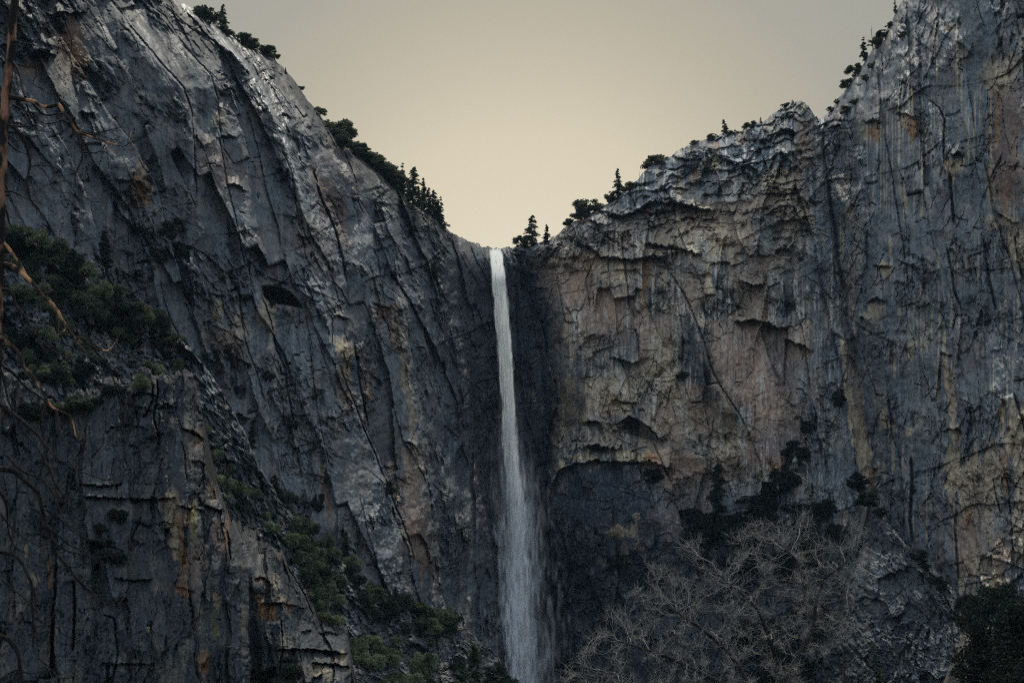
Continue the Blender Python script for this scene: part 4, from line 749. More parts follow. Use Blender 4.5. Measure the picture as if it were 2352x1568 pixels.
SIL = [
 ('conifer','fir',1,501,64,72,1.0,'tall ragged conifer cut by the top edge above the left cliff',6),
 ('oak_tree','oak',0,463,44,46,1.3,'round dark tree at the top edge, left of the tall ragged conifer',6),
 ('oak_tree','oak',1,553,98,34,1.5,'low spreading tree on the left skyline just below the ragged conifer',5),
 ('dead_tree','snag',0,586,116,42,1.0,'thin dead spike standing among the low trees on the left skyline',4),
 ('oak_tree','oak',2,605,126,32,1.5,'low bushy tree just right of the thin dead spike on the left skyline',5),
 ('conifer','fir',5,653,168,20,1.0,'tiny lone conifer on the bare left skyline below the bushy trees',2),
 ('shrub','oak',3,689,202,12,1.2,'tiny shrub on the smooth brow of the left skyline',2),
 ('shrub','oak',4,733,258,22,1.2,'scraggly shrub leaning off the left skyline, above the round oak',2),
 ('shrub','oak',2,748,268,14,1.4,'small low shrub directly below the scraggly one on the left skyline',2),
 ('oak_tree','oak',0,777,322,58,.95,'round-headed oak standing out from the left skyline halfway to the fall',3),
 ('oak_tree','oak',1,786,345,44,1.2,'dark oak at the foot of the round-headed oak',0),
 ('oak_tree','oak',2,818,356,42,1.1,'first oak of the dense belt, upper end of the left skyline wood',6),
 ('oak_tree','oak',3,838,372,44,1.0,'second oak of the dense belt along the left skyline',6),
 ('oak_tree','oak',4,858,388,50,.9,'taller oak in the middle of the dense skyline belt',6),
 ('oak_tree','oak',0,876,402,46,1.0,'oak just below the middle of the dense skyline belt',6),
 ('oak_tree','oak',1,893,420,60,.85,'tallest oak at the lower end of the dense skyline belt',6),
 ('oak_tree','oak',2,806,344,34,1.2,'small oak between the round-headed oak and the dense belt',4),
 ('oak_tree','oak',3,828,362,30,1.3,'low oak filling the upper part of the dense skyline belt',2),
 ('oak_tree','oak',0,848,378,34,1.3,'low wide oak in front of the taller belt oak',2),
 ('oak_tree','oak',4,867,394,34,1.3,'low wide oak under the middle of the dense belt',1),
 ('oak_tree','oak',2,884,412,36,1.2,'low oak in front of the tallest belt oak',1),
 ('oak_tree','oak',3,903,432,52,.9,'last oak of the dense belt before the conifers',4),
 ('oak_tree','oak',0,912,438,34,1.1,'small oak at the foot of the slim sparse conifer',1),
 ('conifer','fir',5,958,474,56,1.0,'short pointed conifer hidden behind the biggest one',6),
 ('conifer','fir',1,1004,508,52,1.0,'short ragged conifer beside the full round-topped one',2),
 ('shrub','oak',1,470,46,24,1.8,'low scrub along the brow left of the tall ragged conifer',2),
 ('shrub','oak',3,516,74,20,1.6,'low scrub at the foot of the tall ragged conifer',2),
 ('shrub','oak',4,574,108,26,1.6,'low scrub around the thin dead spike',2),
 ('shrub','oak',2,624,130,18,1.5,'scrub at the lower end of the bushy trees on the left skyline',2),
 ('shrub','oak',0,764,310,24,1.2,'scrub on the upper side of the round-headed oak',2),
 ('conifer','fir',4,921,440,74,1.0,'slim sparse conifer at the upper end of the conifer row above the fall',5),
 ('conifer','fir',0,934,456,60,.9,'short conifer behind the slim sparse one in the row above the fall',8),
 ('conifer','fir',3,947,474,92,.85,'biggest conifer of the row above the fall, dark and full',2),
 ('conifer','fir',5,969,478,74,.95,'pointed narrow conifer right of the biggest one',4),
 ('conifer','fir',1,981,492,66,1.0,'ragged conifer in the middle of the row above the fall',4),
 ('conifer','fir',3,993,500,68,.85,'full round-topped conifer near the lower end of the row',4),
 ('conifer','fir',4,1011,515,66,1.0,'last sparse conifer at the lower end of the row',2),
 ('shrub','oak',2,1016,524,20,1.2,'small shrub at the foot of the last sparse conifer',1),
 ('conifer','fir',3,1222,566,74,.95,'dark conifer on the rim just right of the waterfall lip',4),
 ('conifer','fir',1,1255,560,50,1.0,'smaller conifer beside the dark one right of the waterfall lip',4),
 ('shrub','oak',4,1197,568,36,.9,'bushy low tree nearest to the waterfall lip on its right',3),
 ('shrub','oak',0,1310,518,20,1.2,'small dark bush on the right skyline between the rim conifers and the oak',2),
 ('oak_tree','oak',1,1354,498,56,1.05,'full round oak on the lower right skyline',5),
 ('oak_tree','oak',3,1334,506,34,1.0,'smaller oak leaning on the left side of the full round oak',4),
 ('conifer','fir',1,1420,450,66,.95,'one-sided conifer on the right skyline above the round oak',3),
 ('shrub','oak',2,1403,464,32,1.0,'low tree under the one-sided conifer',3),
 ('shrub','oak',3,1448,436,28,1.3,'bush between the one-sided conifer and the bare stump',3),
 ('dead_tree','snag',1,1469,412,28,1.0,'straight bare stump on the right skyline',2),
 ('shrub','oak',4,1500,380,34,1.3,'dense bush on the right skyline above the bare stump',4),
 ('shrub','oak',0,1519,368,20,1.3,'small bush on the upper side of the dense bush',3),
 ('shrub','fir',5,1568,344,10,1.2,'tiny sprout on the flat part of the right skyline',1),
 ('shrub','oak',1,1600,330,14,1.8,'flat low bush on the right skyline, farther from the lone conifer',3),
 ('shrub','oak',2,1641,318,18,1.4,'low bush just left of the lone conifer on the right skyline',3),
 ('conifer','fir',2,1669,312,46,1.2,'lone ragged conifer on the right skyline below the peak',3),
 ('shrub','oak',3,1690,308,18,1.5,'bush on the right of the lone ragged conifer',3),
 ('shrub','oak',4,1726,294,20,1.5,'bush on the right skyline where the climb to the peak begins',2),
 ('conifer','fir',4,1748,286,22,1.4,'very small conifer on the shoulder of the peak',2),
 ('shrub','oak',0,1806,244,14,1.3,'shrub on the very top of the pointed peak',2),
 ('shrub','fir',2,1820,238,14,1.5,'wispy sprig on the crest of the pointed peak',2),
 ('shrub','fir',4,1878,278,18,1.6,'thin shrub in the gap between the peak and the highest wall',2),
 ('shrub','oak',1,1911,256,16,1.2,'small shrub at the foot of the shining slope of the highest wall',1),
 ('shrub','oak',2,1924,236,14,1.2,'small round shrub a little up the shining slope of the highest wall',1),
 ('oak_tree','oak',3,1950,200,26,1.2,'bushy tree on the edge of the shining slope, below the leaning conifer',2),
 ('oak_tree','oak',4,1966,172,32,1.1,'larger bushy tree just under the leaning conifer',2),
 ('conifer','fir',4,1989,136,58,1.2,'sparse conifer leaning out to the left from the highest wall',2),
 ('dead_tree','snag',2,2007,112,74,1.0,'taller of the two bare spikes on the edge of the highest wall',2),
 ('dead_tree','snag',3,2013,98,50,1.0,'shorter of the two bare spikes on the edge of the highest wall',2),
 ('shrub','oak',0,2018,108,26,1.4,'bush at the foot of the two bare spikes',1),
 ('shrub','oak',2,2034,86,22,1.4,'bush on the wall edge above the two bare spikes',1),
 ('shrub','oak',1,2046,60,16,1.2,'small bush on the wall edge near the top of the photo',1),
 ('conifer','fir',4,2058,28,34,1.0,'thin conifer on the wall edge at the top of the photo',1),
]
for nm, kd, v, x, y, hp, wd, lab, dy in SIL:
    tree_at(nm, kd, v, x, y+(1 if kd == 'snag' else 3), hp*(1.0 if kd == 'snag' else 1.22), lab, dy, wd*(1.15 if kd == 'oak' else 1.1), group={'conifer': 'conifers on the skyline', 'oak_tree': 'oaks on the skyline', 'shrub': 'shrubs on the skyline', 'dead_tree': 'dead trees on the skyline'}[nm])

WALLP = [  # plants growing on ledges of the walls
 ('conifer','darkfir',0,232,640,122,1.3,'dark conifer standing at the upper edge of the brush on the left cliff',None,0),
 ('oak_tree','oak',1,262,660,46,1.2,'thin tree right of the dark conifer on the left cliff','r',0),
 ('conifer','fir',5,62,600,60,1.4,'small conifer poking out of the upper brush at the far left','r',0),
 ('oak_tree','oak',1,176,640,44,1.1,'loose-crowned oak above the brush, left of the dark conifer','r',0),
 ('oak_tree','oak',3,305,735,52,1.0,'oak standing above the right half of the brush on the left slope','r',0),
 ('conifer','fir',1,352,770,54,1.3,'ragged little conifer at the right end of the brush','r',0),
 ('oak_tree','oak',0,398,805,46,1.2,'last oak on the rocks where the brush ends','r',0),
 ('oak_tree','oak',2,702,1245,62,1.0,'round oak rising from the olive thicket right of the outcrop','r',0),
 ('conifer','fir',1,752,1330,60,1.3,'loose conifer in the middle of the olive thicket','r',0),
 ('oak_tree','oak',4,858,1392,50,1.1,'dark oak on the crest of the talus left of the fall','r',0),
 ('conifer','fir',3,905,1405,58,1.2,'full little conifer among the dark shrubs at the foot of the left cliff','r',0),
 ('oak_tree','oak',3,962,1425,52,1.1,'grey-green oak at the foot of the long streaked buttress','r',0),
 ('oak_tree','oak',1,1015,1445,46,1.0,'oak nearest to the foot of the fall','r',0),
 ('shrub','darkoak',0,385,560,60,.8,'dark bush hanging on the left cliff',None,0),
 ('shrub','darkoak',1,412,610,70,.7,'dark bush trailing down below the hanging one on the left cliff',None,0),
 ('shrub','darkoak',2,352,590,40,1.0,'small dark bush left of the hanging bushes on the left cliff',None,0),
 ('shrub','darkoak',1,988,650,56,.7,'dark shrub in a niche of the cliff left of the waterfall top',None,0),
 ('shrub','darkoak',2,622,710,22,.9,'small shrub at the mouth of the black cave',None,0),
 ('shrub','darkoak',0,890,1145,44,.8,'dark round bush clinging to the streaked buttress left of the fall',None,0),
 ('shrub','darkoak',1,728,1180,54,.6,'narrow dark bush in a crack of the left cliff',None,0),
 ('conifer','fir',2,576,1040,92,1.0,'small slender conifer on the left cliff above the outcrop',None,0),
 ('shrub','darkoak',1,672,990,30,1.0,'small bush on the left cliff right of the slender conifer',None,0),
 ('shrub','darkoak',2,615,880,34,.9,'dark bush on the left cliff below the black cave',None,0),
 ('conifer','darkfir',3,628,1180,92,1.1,'dark conifer rising behind the outcrop shoulder',None,0),
 ('oak_tree','oak',4,654,1200,90,.7,'tall dark tree beside the conifer behind the outcrop shoulder',None,0),
 ('conifer','fir',0,793,1300,80,1.2,'blue-green conifer above the brush at the foot of the left cliff',None,0),
 ('shrub','darkoak',0,1500,1120,50,1.0,'dark bush at the right end of the arch in the middle cliff',None,0),
 ('shrub','darkoak',2,1516,1110,38,1.0,'smaller dark bush against the one at the end of the arch',None,0),
 ('shrub','oak',2,1572,874,24,1.5,'small green bush on a ledge in the middle of the tan cliff',None,0),
 ('conifer','darkfir',3,1652,1262,200,.75,'tall black-green conifer at the foot of the middle cliff',None,0),
 ('oak_tree','darkoak',0,1700,1262,90,1.0,'wide dark oak right of the tall black-green conifer',None,0),
 ('oak_tree','darkoak',1,1622,1270,80,.9,'dark oak left of the tall black-green conifer',None,0),
 ('oak_tree','darkoak',2,1585,1220,66,1.0,'dark tree in the shade under the reddish rock',None,0),
 ('oak_tree','darkoak',1,1760,1180,80,1.1,'dark tree on the ledge under the rust-stained rock',None,0),
 ('oak_tree','darkoak',0,1805,1150,90,.9,'dark tree in the deep gully of the middle cliff',None,0),
 ('oak_tree','darkoak',2,1830,1080,80,.7,'upper dark tree in the deep gully of the middle cliff',None,0),
 ('oak_tree','darkoak',1,1745,1220,66,1.3,'low dark tree below the ledge of the rust-stained rock',None,0),
 ('shrub','darkoak',0,1927,945,56,.6,'narrow dark bush against the tan stripe of the right wall',None,0),
 ('shrub','darkoak',2,1855,1000,40,.8,'dark bush at the top of the deep gully',None,0),
 ('oak_tree','darkoak',1,1968,1130,50,1.0,'dark bush just above the crest of the right buttress',None,0),
 ('oak_tree','darkoak',0,1995,1172,44,1.3,'dark bush sitting on the crest of the right buttress','b',0),
 ('shrub','darkoak',2,2022,1190,30,1.2,'small dark bush a little down the crest of the right buttress','b',0),
 ('shrub','darkoak',1,2105,1290,30,1.6,'dark low bush halfway down the right buttress edge','b',0),
 ('shrub','darkoak',1,1808,1180,26,1.2,'small round bush under the deep gully',None,0),
 ('shrub','darkoak',2,1900,1200,60,1.2,'dark bush left of the right buttress crest',None,0),
 ('shrub','darkoak',2,2098,1140,30,.5,'narrow plant in the long crack of the right wall',None,0),
 ('shrub','darkoak',0,2240,780,24,.5,'small dark plant high on the right wall',None,0),
 ('oak_tree','oak',3,1990,190,24,1.2,'bush on the shining slope of the right wall, lower of two',None,0),
 ('oak_tree','oak',2,2004,160,22,1.3,'bush on the shining slope of the right wall, upper of two',None,0),
 ('shrub','oak',3,1942,262,22,2.0,'low thicket at the foot of the shining slope on the right wall',None,0),
 ('shrub','oak',4,1965,240,16,2.0,'flat shrub above the low thicket on the right wall',None,0),
 ('shrub','oak',1,2072,88,16,1.8,'flat dark shrub on the bright upper face of the right wall',None,0),
 ('oak_tree','darkoak',0,2345,1360,100,1.0,'dark tree filling the right edge of the photo',None,-60),
]
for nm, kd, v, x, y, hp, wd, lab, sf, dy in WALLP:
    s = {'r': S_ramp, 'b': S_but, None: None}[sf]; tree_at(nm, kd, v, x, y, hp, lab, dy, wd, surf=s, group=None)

# dark trees in the bottom right corner, rooted on the valley side below the frame
for k, (x, y, hp, Yd, v, lab) in enumerate([(2290,1640,190,260,0,'black-green oak at the bottom right corner, leftmost of the dark clump'),(2345,1620,250,250,1,'tallest dark oak of the clump in the bottom right corner'),(2250,1480,110,330,2,'dark tree behind the corner clump, against the tan streaks'),
      (2300,1460,130,320,0,'dark tree on the right edge between the wall and the corner clump'),(2352,1700,200,220,2,'nearest dark tree, cut by the bottom right corner'),(2225,1420,60,380,1,'small dark tree where the buttress meets the right wall')]):
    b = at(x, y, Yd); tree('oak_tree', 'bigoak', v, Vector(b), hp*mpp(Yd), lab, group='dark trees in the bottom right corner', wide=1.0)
# the valley side that carries them
S_side = rock_sheet('valley_side', 'dark wooded valley side behind the buttress at the bottom right', [(2160,1640),(2215,1440),(2260,1440),(2320,1400),(2560,1300),(2900,1200)],
    [[(1300,2100,345),(1700,2100,300)],[(1300,2560,335),(1700,2560,230)]], M_near, 2170, 2800, 5, 120, base=GREY*.2, amp=.8, seed=800, rubble=.9, cat='slope', bot=1720)

# conifers at the bottom in front of the fall
for kd, v, x, yt, yb, Yd, wd, lab in [('fir',4,982,1440,1760,150,.8,'bare-stemmed conifer at the bottom edge, left of the fall'),('fir',2,1102,1478,1800,170,1.0,'feathery conifer at the bottom edge beside the foot of the fall'),
        ('fir',1,1128,1530,1800,190,1.4,'bushy conifer whose tip reaches the foot of the fall'),('fir',4,2027,1476,1780,110,.8,'thin pale conifer at the bottom edge in front of the right buttress')]:
    z0 = 0.0; b = at(x, yb, Yd); h = float(at(x, yt, Yd)[2]-b[2]); tree('conifer', kd, v, Vector(b), h, lab, group='conifers at the bottom edge', wide=wd)
b = at(1946, 1780, 100); tree('dead_tree', 'snag', 2, Vector(b), float(at(1940, 1450, 100)[2]-b[2]), 'pale dead stem at the bottom edge left of the thin conifer')

# brush: shrubs scattered over the ramp and on the outcrop edge
SH = [shrub_mesh('brush_%d' % k, 70+k, 3600, .044, [M_trunk, M_brush], nl=18) for k in range(4)]+[shrub_mesh('pale_brush_%d' % k, 80+k, 3600, .040, [M_trunk, M_pale], nl=20) for k in range(2)]+[shrub_mesh('dark_brush_%d' % k, 90+k, 3600, .044, [M_trunk, M_darkleaf], nl=18) for k in range(2)]
BR = [  # region polygon, count, radius px, mesh choices, surface, label, name
 ([(-20,520),(60,545),(150,600),(220,665),(290,730),(300,800),(200,760),(100,690),(-20,640)],37,(23,43),(0,1,2,6),S_ramp,'rounded dark green evergreen shrub in the brush on the left slope','brush_shrub'),
 ([(270,730),(340,700),(400,770),(400,810),(330,815),(280,790)],10,(23,40),(6,0,7),S_ramp,'dark bushy shrub at the right end of the brush on the left slope','brush_shrub'),
 ([(-20,640),(80,680),(170,740),(230,800),(250,850),(160,830),(60,760),(-20,720)],18,(17,28),(4,5,0),S_ramp,'pale grey-green shrub at the lower edge of the brush on the left slope','brush_shrub'),
 ([(-20,720),(120,790),(200,850),(200,905),(100,900),(-20,860)],21,(17,34),(6,7,1),S_ramp,'shaded shrub between the left slope and the top of the outcrop','brush_shrub'),
 ([(330,850),(420,835),(470,850),(420,870),(360,865)],6,(13,23),(4,1),S_ramp,'small shrub on the rubble above the outcrop','brush_shrub'),
 ([(462,985),(490,1030),(540,1110),(600,1165),(640,1190),(640,1240),(580,1215),(530,1180),(490,1110),(465,1040)],16,(18,31),(4,5,0,1),S_ramp,'yellow-green shrub in the gully along the right edge of the outcrop','brush_shrub'),
 ([(640,1190),(700,1215),(760,1260),(780,1330),(775,1400),(740,1410),(700,1350),(665,1280)],25,(21,37),(0,1,4,2),S_ramp,'olive green shrub in the thicket right of the orange outcrop face','brush_shrub'),
 ([(780,1290),(850,1330),(940,1385),(1020,1400),(1060,1430),(1040,1470),(960,1470),(880,1440),(820,1380)],29,(18,34),(6,7,2,0),S_ramp,'dark shrub along the foot of the left cliff near the fall','brush_shrub'),
 ([(808,1450),(880,1465),(950,1500),(1010,1568),(1000,1640),(820,1640)],24,(20,34),(0,4,1,2),S_ramp,'grey-green shrub on the talus at the bottom, left of the fall','brush_shrub'),
 ([(1050,1440),(1100,1480),(1160,1560),(1180,1640),(1040,1640),(1030,1520)],18,(17,28),(6,0,7),S_ramp,'dark shrub on the talus beside the foot of the fall','brush_shrub'),
 ([(700,1360),(740,1400),(790,1430),(800,1450),(740,1430)],5,(13,21),(4,1),S_outcrop,'small shrub on the upper edge of the orange-stained outcrop','brush_shrub'),
 ([(60,925),(150,940),(240,895),(330,880),(330,905),(240,925),(150,980),(40,960)],20,(14,30),(6,7,0),S_outcrop,'shaded shrub on the top edge of the dark outcrop','brush_shrub'),
 ([(575,1540),(640,1500),(700,1510),(640,1640),(560,1640)],6,(20,34),(6,7),S_outcrop,'black-green shrub in the dark corner under the outcrop roof','brush_shrub'),
 ([(200,1190),(300,1160),(340,1210),(250,1330),(190,1300)],5,(17,31),(7,6),S_outcrop,'dark shrub growing on the shaded outcrop face','brush_shrub'),
 ([(1580,1180),(1740,1150),(1900,1180),(1940,1240),(1900,1330),(1700,1340),(1600,1300)],28,(23,43),(6,7),None,'black-green shrub in the shadow behind the bare tree','brush_shrub'),
 ([(1700,1450),(1920,1430),(1940,1640),(1700,1640)],21,(26,45),(6,7),None,'black-green shrub low behind the bare tree trunk','brush_shrub'),
 ([(2060,1240),(2110,1270),(2200,1360),(2180,1380),(2080,1290)],6,(10,18),(6,7),S_but,'small dark shrub along the spine of the right buttress','brush_shrub'),
]
rb = np.random.default_rng(99)
for poly, n, rr_, ch_, sf, lab, nm in BR:
    xs_ = [p[0] for p in poly]; ys_ = [p[1] for p in poly]; k = 0; tries = 0; pts = []
    while k < n and tries < n*30:
        tries += 1; x = rb.uniform(min(xs_), max(xs_)); y = rb.uniform(min(ys_), max(ys_))
        if not poly_in(np.array([x]), np.array([y]), poly)[0]: continue
        if any(math.hypot(x-a, (y-b)*1.3) < rr_[0]*.62 for a, b in pts): continue
        pts.append((x, y)); k += 1
        s = sf or surf_for(x); tpx = np.interp(x, s['px'], s['top'])
        if y < tpx: y = tpx+1
        b = on(s, x, y); R_ = rb.uniform(*rr_)*mpp(b[1]); me = SH[ch_[int(rb.integers(len(ch_)))]]
        o = obj(nm, me, None, Vector(b)+Vector((0, -R_*.3, 0))); o.scale = (R_*rb.uniform(.85, 1.2), R_, R_*rb.uniform(.8, 1.25)); o.rotation_euler.z = rb.uniform(0, 6.28)
        tag(o, lab, 'shrub', lab.replace('shrub', 'shrubs', 1))
# ------------------------------------------------------------------ dead pine at the left edge
M_dead = bark_mat('dead_bark', (.010, .010, .011), (.026, .025, .025), 9, .52); M_bare = bark_mat('orange_bare_wood', (.022, .018, .016), (.42, .23, .13), 2.2, .58)
M_trk = bark_mat('flaking_bark', (.012, .011, .011), (.27, .14, .09), 2.0, .55)
YP = 50.0; rp_ = np.random.default_rng(5)
dp = bpy.data.objects.new('dead_pine', None); link(dp); tag(dp, 'dead pine at the left edge with bare twisted hanging branches and orange patches of bark', 'dead tree')
def smooth_path(pts, n):
    pts = np.asarray(pts, float); d = np.concatenate([[0], np.cumsum(np.linalg.norm(np.diff(pts, axis=0), axis=1))]); t = np.linspace(0, d[-1], n)
    k = len(pts); m = np.zeros_like(pts)
    for i in range(k):
        a, b = max(i-1, 0), min(i+1, k-1); m[i] = (pts[b]-pts[a])/max(d[b]-d[a], 1e-6)
    j = np.clip(np.searchsorted(d, t, 'right')-1, 0, k-2); h = (d[j+1]-d[j])[:, None]; u = ((t-d[j])[:, None]/h)
    return (2*u**3-3*u**2+1)*pts[j]+(u**3-2*u**2+u)*h*m[j]+(-2*u**3+3*u**2)*pts[j+1]+(u**3-u**2)*h*m[j+1]
trunk_px = [(62,-260),(45,-90),(34,0),(30,43),(26,110),(17,190),(11,260),(7,367),(4,500),(0,640),(-8,900),(-20,1300),(-34,1790)]
tw = [14,17,19,20,21,23,23,19,17,18,20,24,30]
Tt = Tube(); q = smooth_path([(a, b, w) for (a, b), w in zip(trunk_px, tw)], 90)
tp_ = at(q[:, 0]+(fbm(q[:, 1]/20, q[:, 1]*0, 3, 3)-.5)*4, q[:, 1], YP); Tt.tube(tp_, q[:, 2]/2*mpp(YP)*(1+(fbm(q[:, 1]/9, q[:, 1]*0, 4, 3)-.5)*.3), 14)
dp.location = tp_[-1]
def pchild(nm, T, mat, parent=dp):
    o = obj(nm, T.mesh(nm, [mat] if not isinstance(mat, list) else mat), parent)
    w = Vector(dp.location); o.matrix_parent_inverse = Matrix.Translation(-w) if parent is dp else Matrix.Identity(4); return o
pchild('trunk', Tt, M_trk)
BRN = [  # main branch: points, width at start and end (px), bare orange wood?, twigs
 ([(3,10),(20,20),(33,25)],5,4,0,0),([(34,54),(60,63),(85,67),(106,68)],6,1.5,0,2),([(32,95),(60,101),(80,104),(86,107)],6,2,0,1),([(28,140),(45,170),(52,205),(58,222)],7,6,0,1),
 ([(30,146),(50,150),(65,157),(76,140),(82,155),(84,172),(75,192),(88,200),(100,207)],4,1.5,0,2),
 ([(14,222),(45,226),(75,232),(100,245),(120,243),(133,240),(148,262),(165,280),(178,300),(200,312),(235,322),(270,335),(290,335),(307,318)],12,1.5,1,9),
 ([(178,300),(182,330),(190,350),(186,370),(175,400),(175,425),(190,450),(215,463),(236,462)],6,1,0,4),([(190,350),(215,352),(240,348),(272,380)],3,1,0,2),([(186,302),(210,308),(250,300),(278,292),(287,275)],4,1,0,3),
 ([(70,232),(100,262),(140,262),(160,270),(185,300)],5,3,0,3),([(60,240),(75,270),(110,285),(150,272),(120,250),(140,235),(146,222)],4,1.2,0,3),
 ([(14,288),(45,290),(80,300),(112,304)],4,1.5,0,1),([(12,322),(45,350),(78,357)],4,1.5,0,1),
 ([(30,290),(55,320),(68,370),(62,420),(72,460),(90,480),(97,505)],9,2,0,4),([(70,382),(100,380),(130,388),(150,412),(165,430)],3,1,0,2),([(95,385),(110,405),(120,430),(140,442),(163,443)],3,1,0,2),
 ([(8,438),(40,445),(70,460),(98,467)],5,1.5,0,1),([(10,470),(20,500),(28,530),(40,545)],5,2,0,1),
 ([(4,552),(25,578),(45,605),(65,640),(82,658),(98,676)],7,5,1,0),
 ([(4,605),(30,612),(55,630),(80,655),(100,680),(125,705),(140,730),(155,750),(175,775),(192,778),(210,795),(240,805),(270,810),(300,812),(337,795)],12,1.2,1,7),
 ([(192,780),(230,800),(260,820),(290,835),(320,840),(347,830)],4,1,0,4),([(192,780),(215,800),(240,830),(255,852),(265,880),(280,905),(300,925),(322,928)],5,1,0,5),([(240,832),(265,855),(295,868),(312,855)],3,1,0,2),
 ([(98,676),(115,672),(127,670),(128,690),(130,712),(125,740),(135,765),(150,790),(175,800),(215,815)],6,2,0,3),
 ([(0,665),(20,668),(32,685),(35,700),(50,715),(62,735),(70,750),(85,757),(90,780),(115,800),(130,810),(145,820),(163,828)],8,2,0,4),([(85,778),(110,815),(130,840),(150,855),(172,856),(187,851)],4,1,0,2),
 ([(-6,768),(20,790),(40,808),(55,840),(75,865),(95,895),(110,920),(120,936),(145,946),(158,952),(167,970),(175,1000),(192,1030)],10,2,1,1),([(0,835),(40,865),(65,895),(90,910),(118,934)],5,4,0,1),
 ([(-6,838),(10,870),(15,900),(20,925),(40,955),(50,985),(70,1010),(95,1040)],6,3,0,2),([(-8,920),(25,945),(45,960),(75,985),(100,1012),(122,1045),(140,1060)],11,3,0,3),
 ([(105,930),(98,960),(102,985),(95,1010),(112,1035)],6,3,0,2),([(135,765),(134,720)],2,1,0,0),([(130,945),(138,985),(150,1020),(180,1045)],4,1.5,0,3),
 ([(-8,1075),(30,1080),(60,1105),(85,1130),(100,1180),(115,1230),(130,1270),(155,1300),(180,1330),(210,1360),(240,1385),(262,1392),(290,1385)],14,1.5,0,9),
 ([(118,1240),(150,1262),(190,1275),(235,1280),(292,1255)],4,1,0,4),([(108,1210),(140,1235),(180,1262),(210,1282),(248,1293)],5,1,0,4),([(105,1170),(135,1190),(160,1215),(190,1235),(237,1245)],4,1,0,4),([(150,1298),(190,1345),(230,1370),(285,1385),(305,1370)],3,1,0,3),
 ([(15,1045),(50,1080),(95,1100),(120,1130),(140,1180),(165,1210),(197,1228)],7,1.2,0,5),([(95,1045),(120,1090),(135,1140),(170,1165),(217,1162)],6,1,0,4),([(95,1000),(130,1050),(180,1082),(215,1092),(250,1103),(282,1085)],6,1,0,4),([(120,1100),(150,1140),(187,1145),(207,1125)],4,1,0,3),
 ([(-6,1120),(15,1160),(18,1210),(30,1250),(60,1272)],7,2,0,2),([(-6,1266),(35,1275),(60,1310),(72,1350),(75,1400),(77,1470),(80,1500),(110,1530),(140,1555),(178,1553)],9,1.5,0,5),([(75,1415),(105,1430),(130,1400),(140,1380)],3,1,0,1),
 ([(-6,1455),(20,1470),(40,1500),(52,1590)],10,8,0,2),([(5,1330),(40,1360),(70,1385),(120,1393)],4,1,0,2),([(0,1180),(30,1215),(60,1240),(100,1258)],4,1,0,2),([(70,1290),(110,1305),(125,1300)],3,1,0,1),([(0,1560),(30,1540),(70,1548)],4,2,0,1),
]
def add_twigs(T, path, wid, n, rg):
    for _ in range(int(n*1.7)):
        k = int(rg.integers(len(path)//3, len(path))); p0 = path[k]; d = path[min(k+2, len(path)-1)]-path[max(k-2, 0)]; d = d/(np.linalg.norm(d)+1e-9)
        ang = rg.choice([-1, 1])*rg.uniform(.35, .9); ln = rg.uniform(22, 62); pts = [p0]; a = math.atan2(d[1], d[0])+ang; yv = rg.normal()*.006
        cur = rg.uniform(-.14, .03) if math.cos(a) > 0 else rg.uniform(-.03, .14)
        for s_ in range(9): a += cur+rg.normal()*.10; pts.append(pts[-1]+np.array([math.cos(a)*ln/9, math.sin(a)*ln/9, yv*ln]))
        pts = np.array(pts); T.tube(at(pts[:, 0], pts[:, 1], pts[:, 2]), np.linspace(max(.9, wid*.35), .4, len(pts))*mpp(YP)*.6, 4)
        if rg.random() < .6: 
            q0 = pts[4]; a2 = a+rg.choice([-1, 1])*.7; pp = [q0]
            for s_ in range(5): a2 += rg.normal()*.12; pp.append(pp[-1]+np.array([math.cos(a2)*ln/14, math.sin(a2)*ln/14, 0]))
            pp = np.array(pp); T.tube(at(pp[:, 0], pp[:, 1], pp[:, 2]), np.linspace(.8, .35, len(pp))*mpp(YP)*.6, 4)
for pts, w0, w1_, bare, ntw in BRN:
    n = max(10, int(len(pts)*6)); sgn = rp_.choice([-1, 1])*rp_.uniform(.2, 1.4); t01 = np.linspace(0, 1, n)
    q = smooth_path(pts, n); q = q+np.stack([(fbm(t01*n/6, t01*0+w0, 7, 3)-.5)*5, (fbm(t01*n/6, t01*0+w0+5, 8, 3)-.5)*5], -1)*np.minimum(1, t01*6)[:, None]
    Yq = YP+sgn*t01*.9; path = np.column_stack([q, Yq]); rad = (w0+(w1_-w0)*t01**.8)/2*1.15*mpp(YP)*(1+(fbm(t01*n/4, t01*0, 9, 2)-.5)*.35)
    T = Tube(); T.tube(at(q[:, 0], q[:, 1], Yq), rad, 7); add_twigs(T, path, w0*.5, ntw, rp_)
    o = pchild('branch', T, M_bare if bare else M_dead)
    if bare: o['label'] = 'branch with orange patches where the bark has come off'

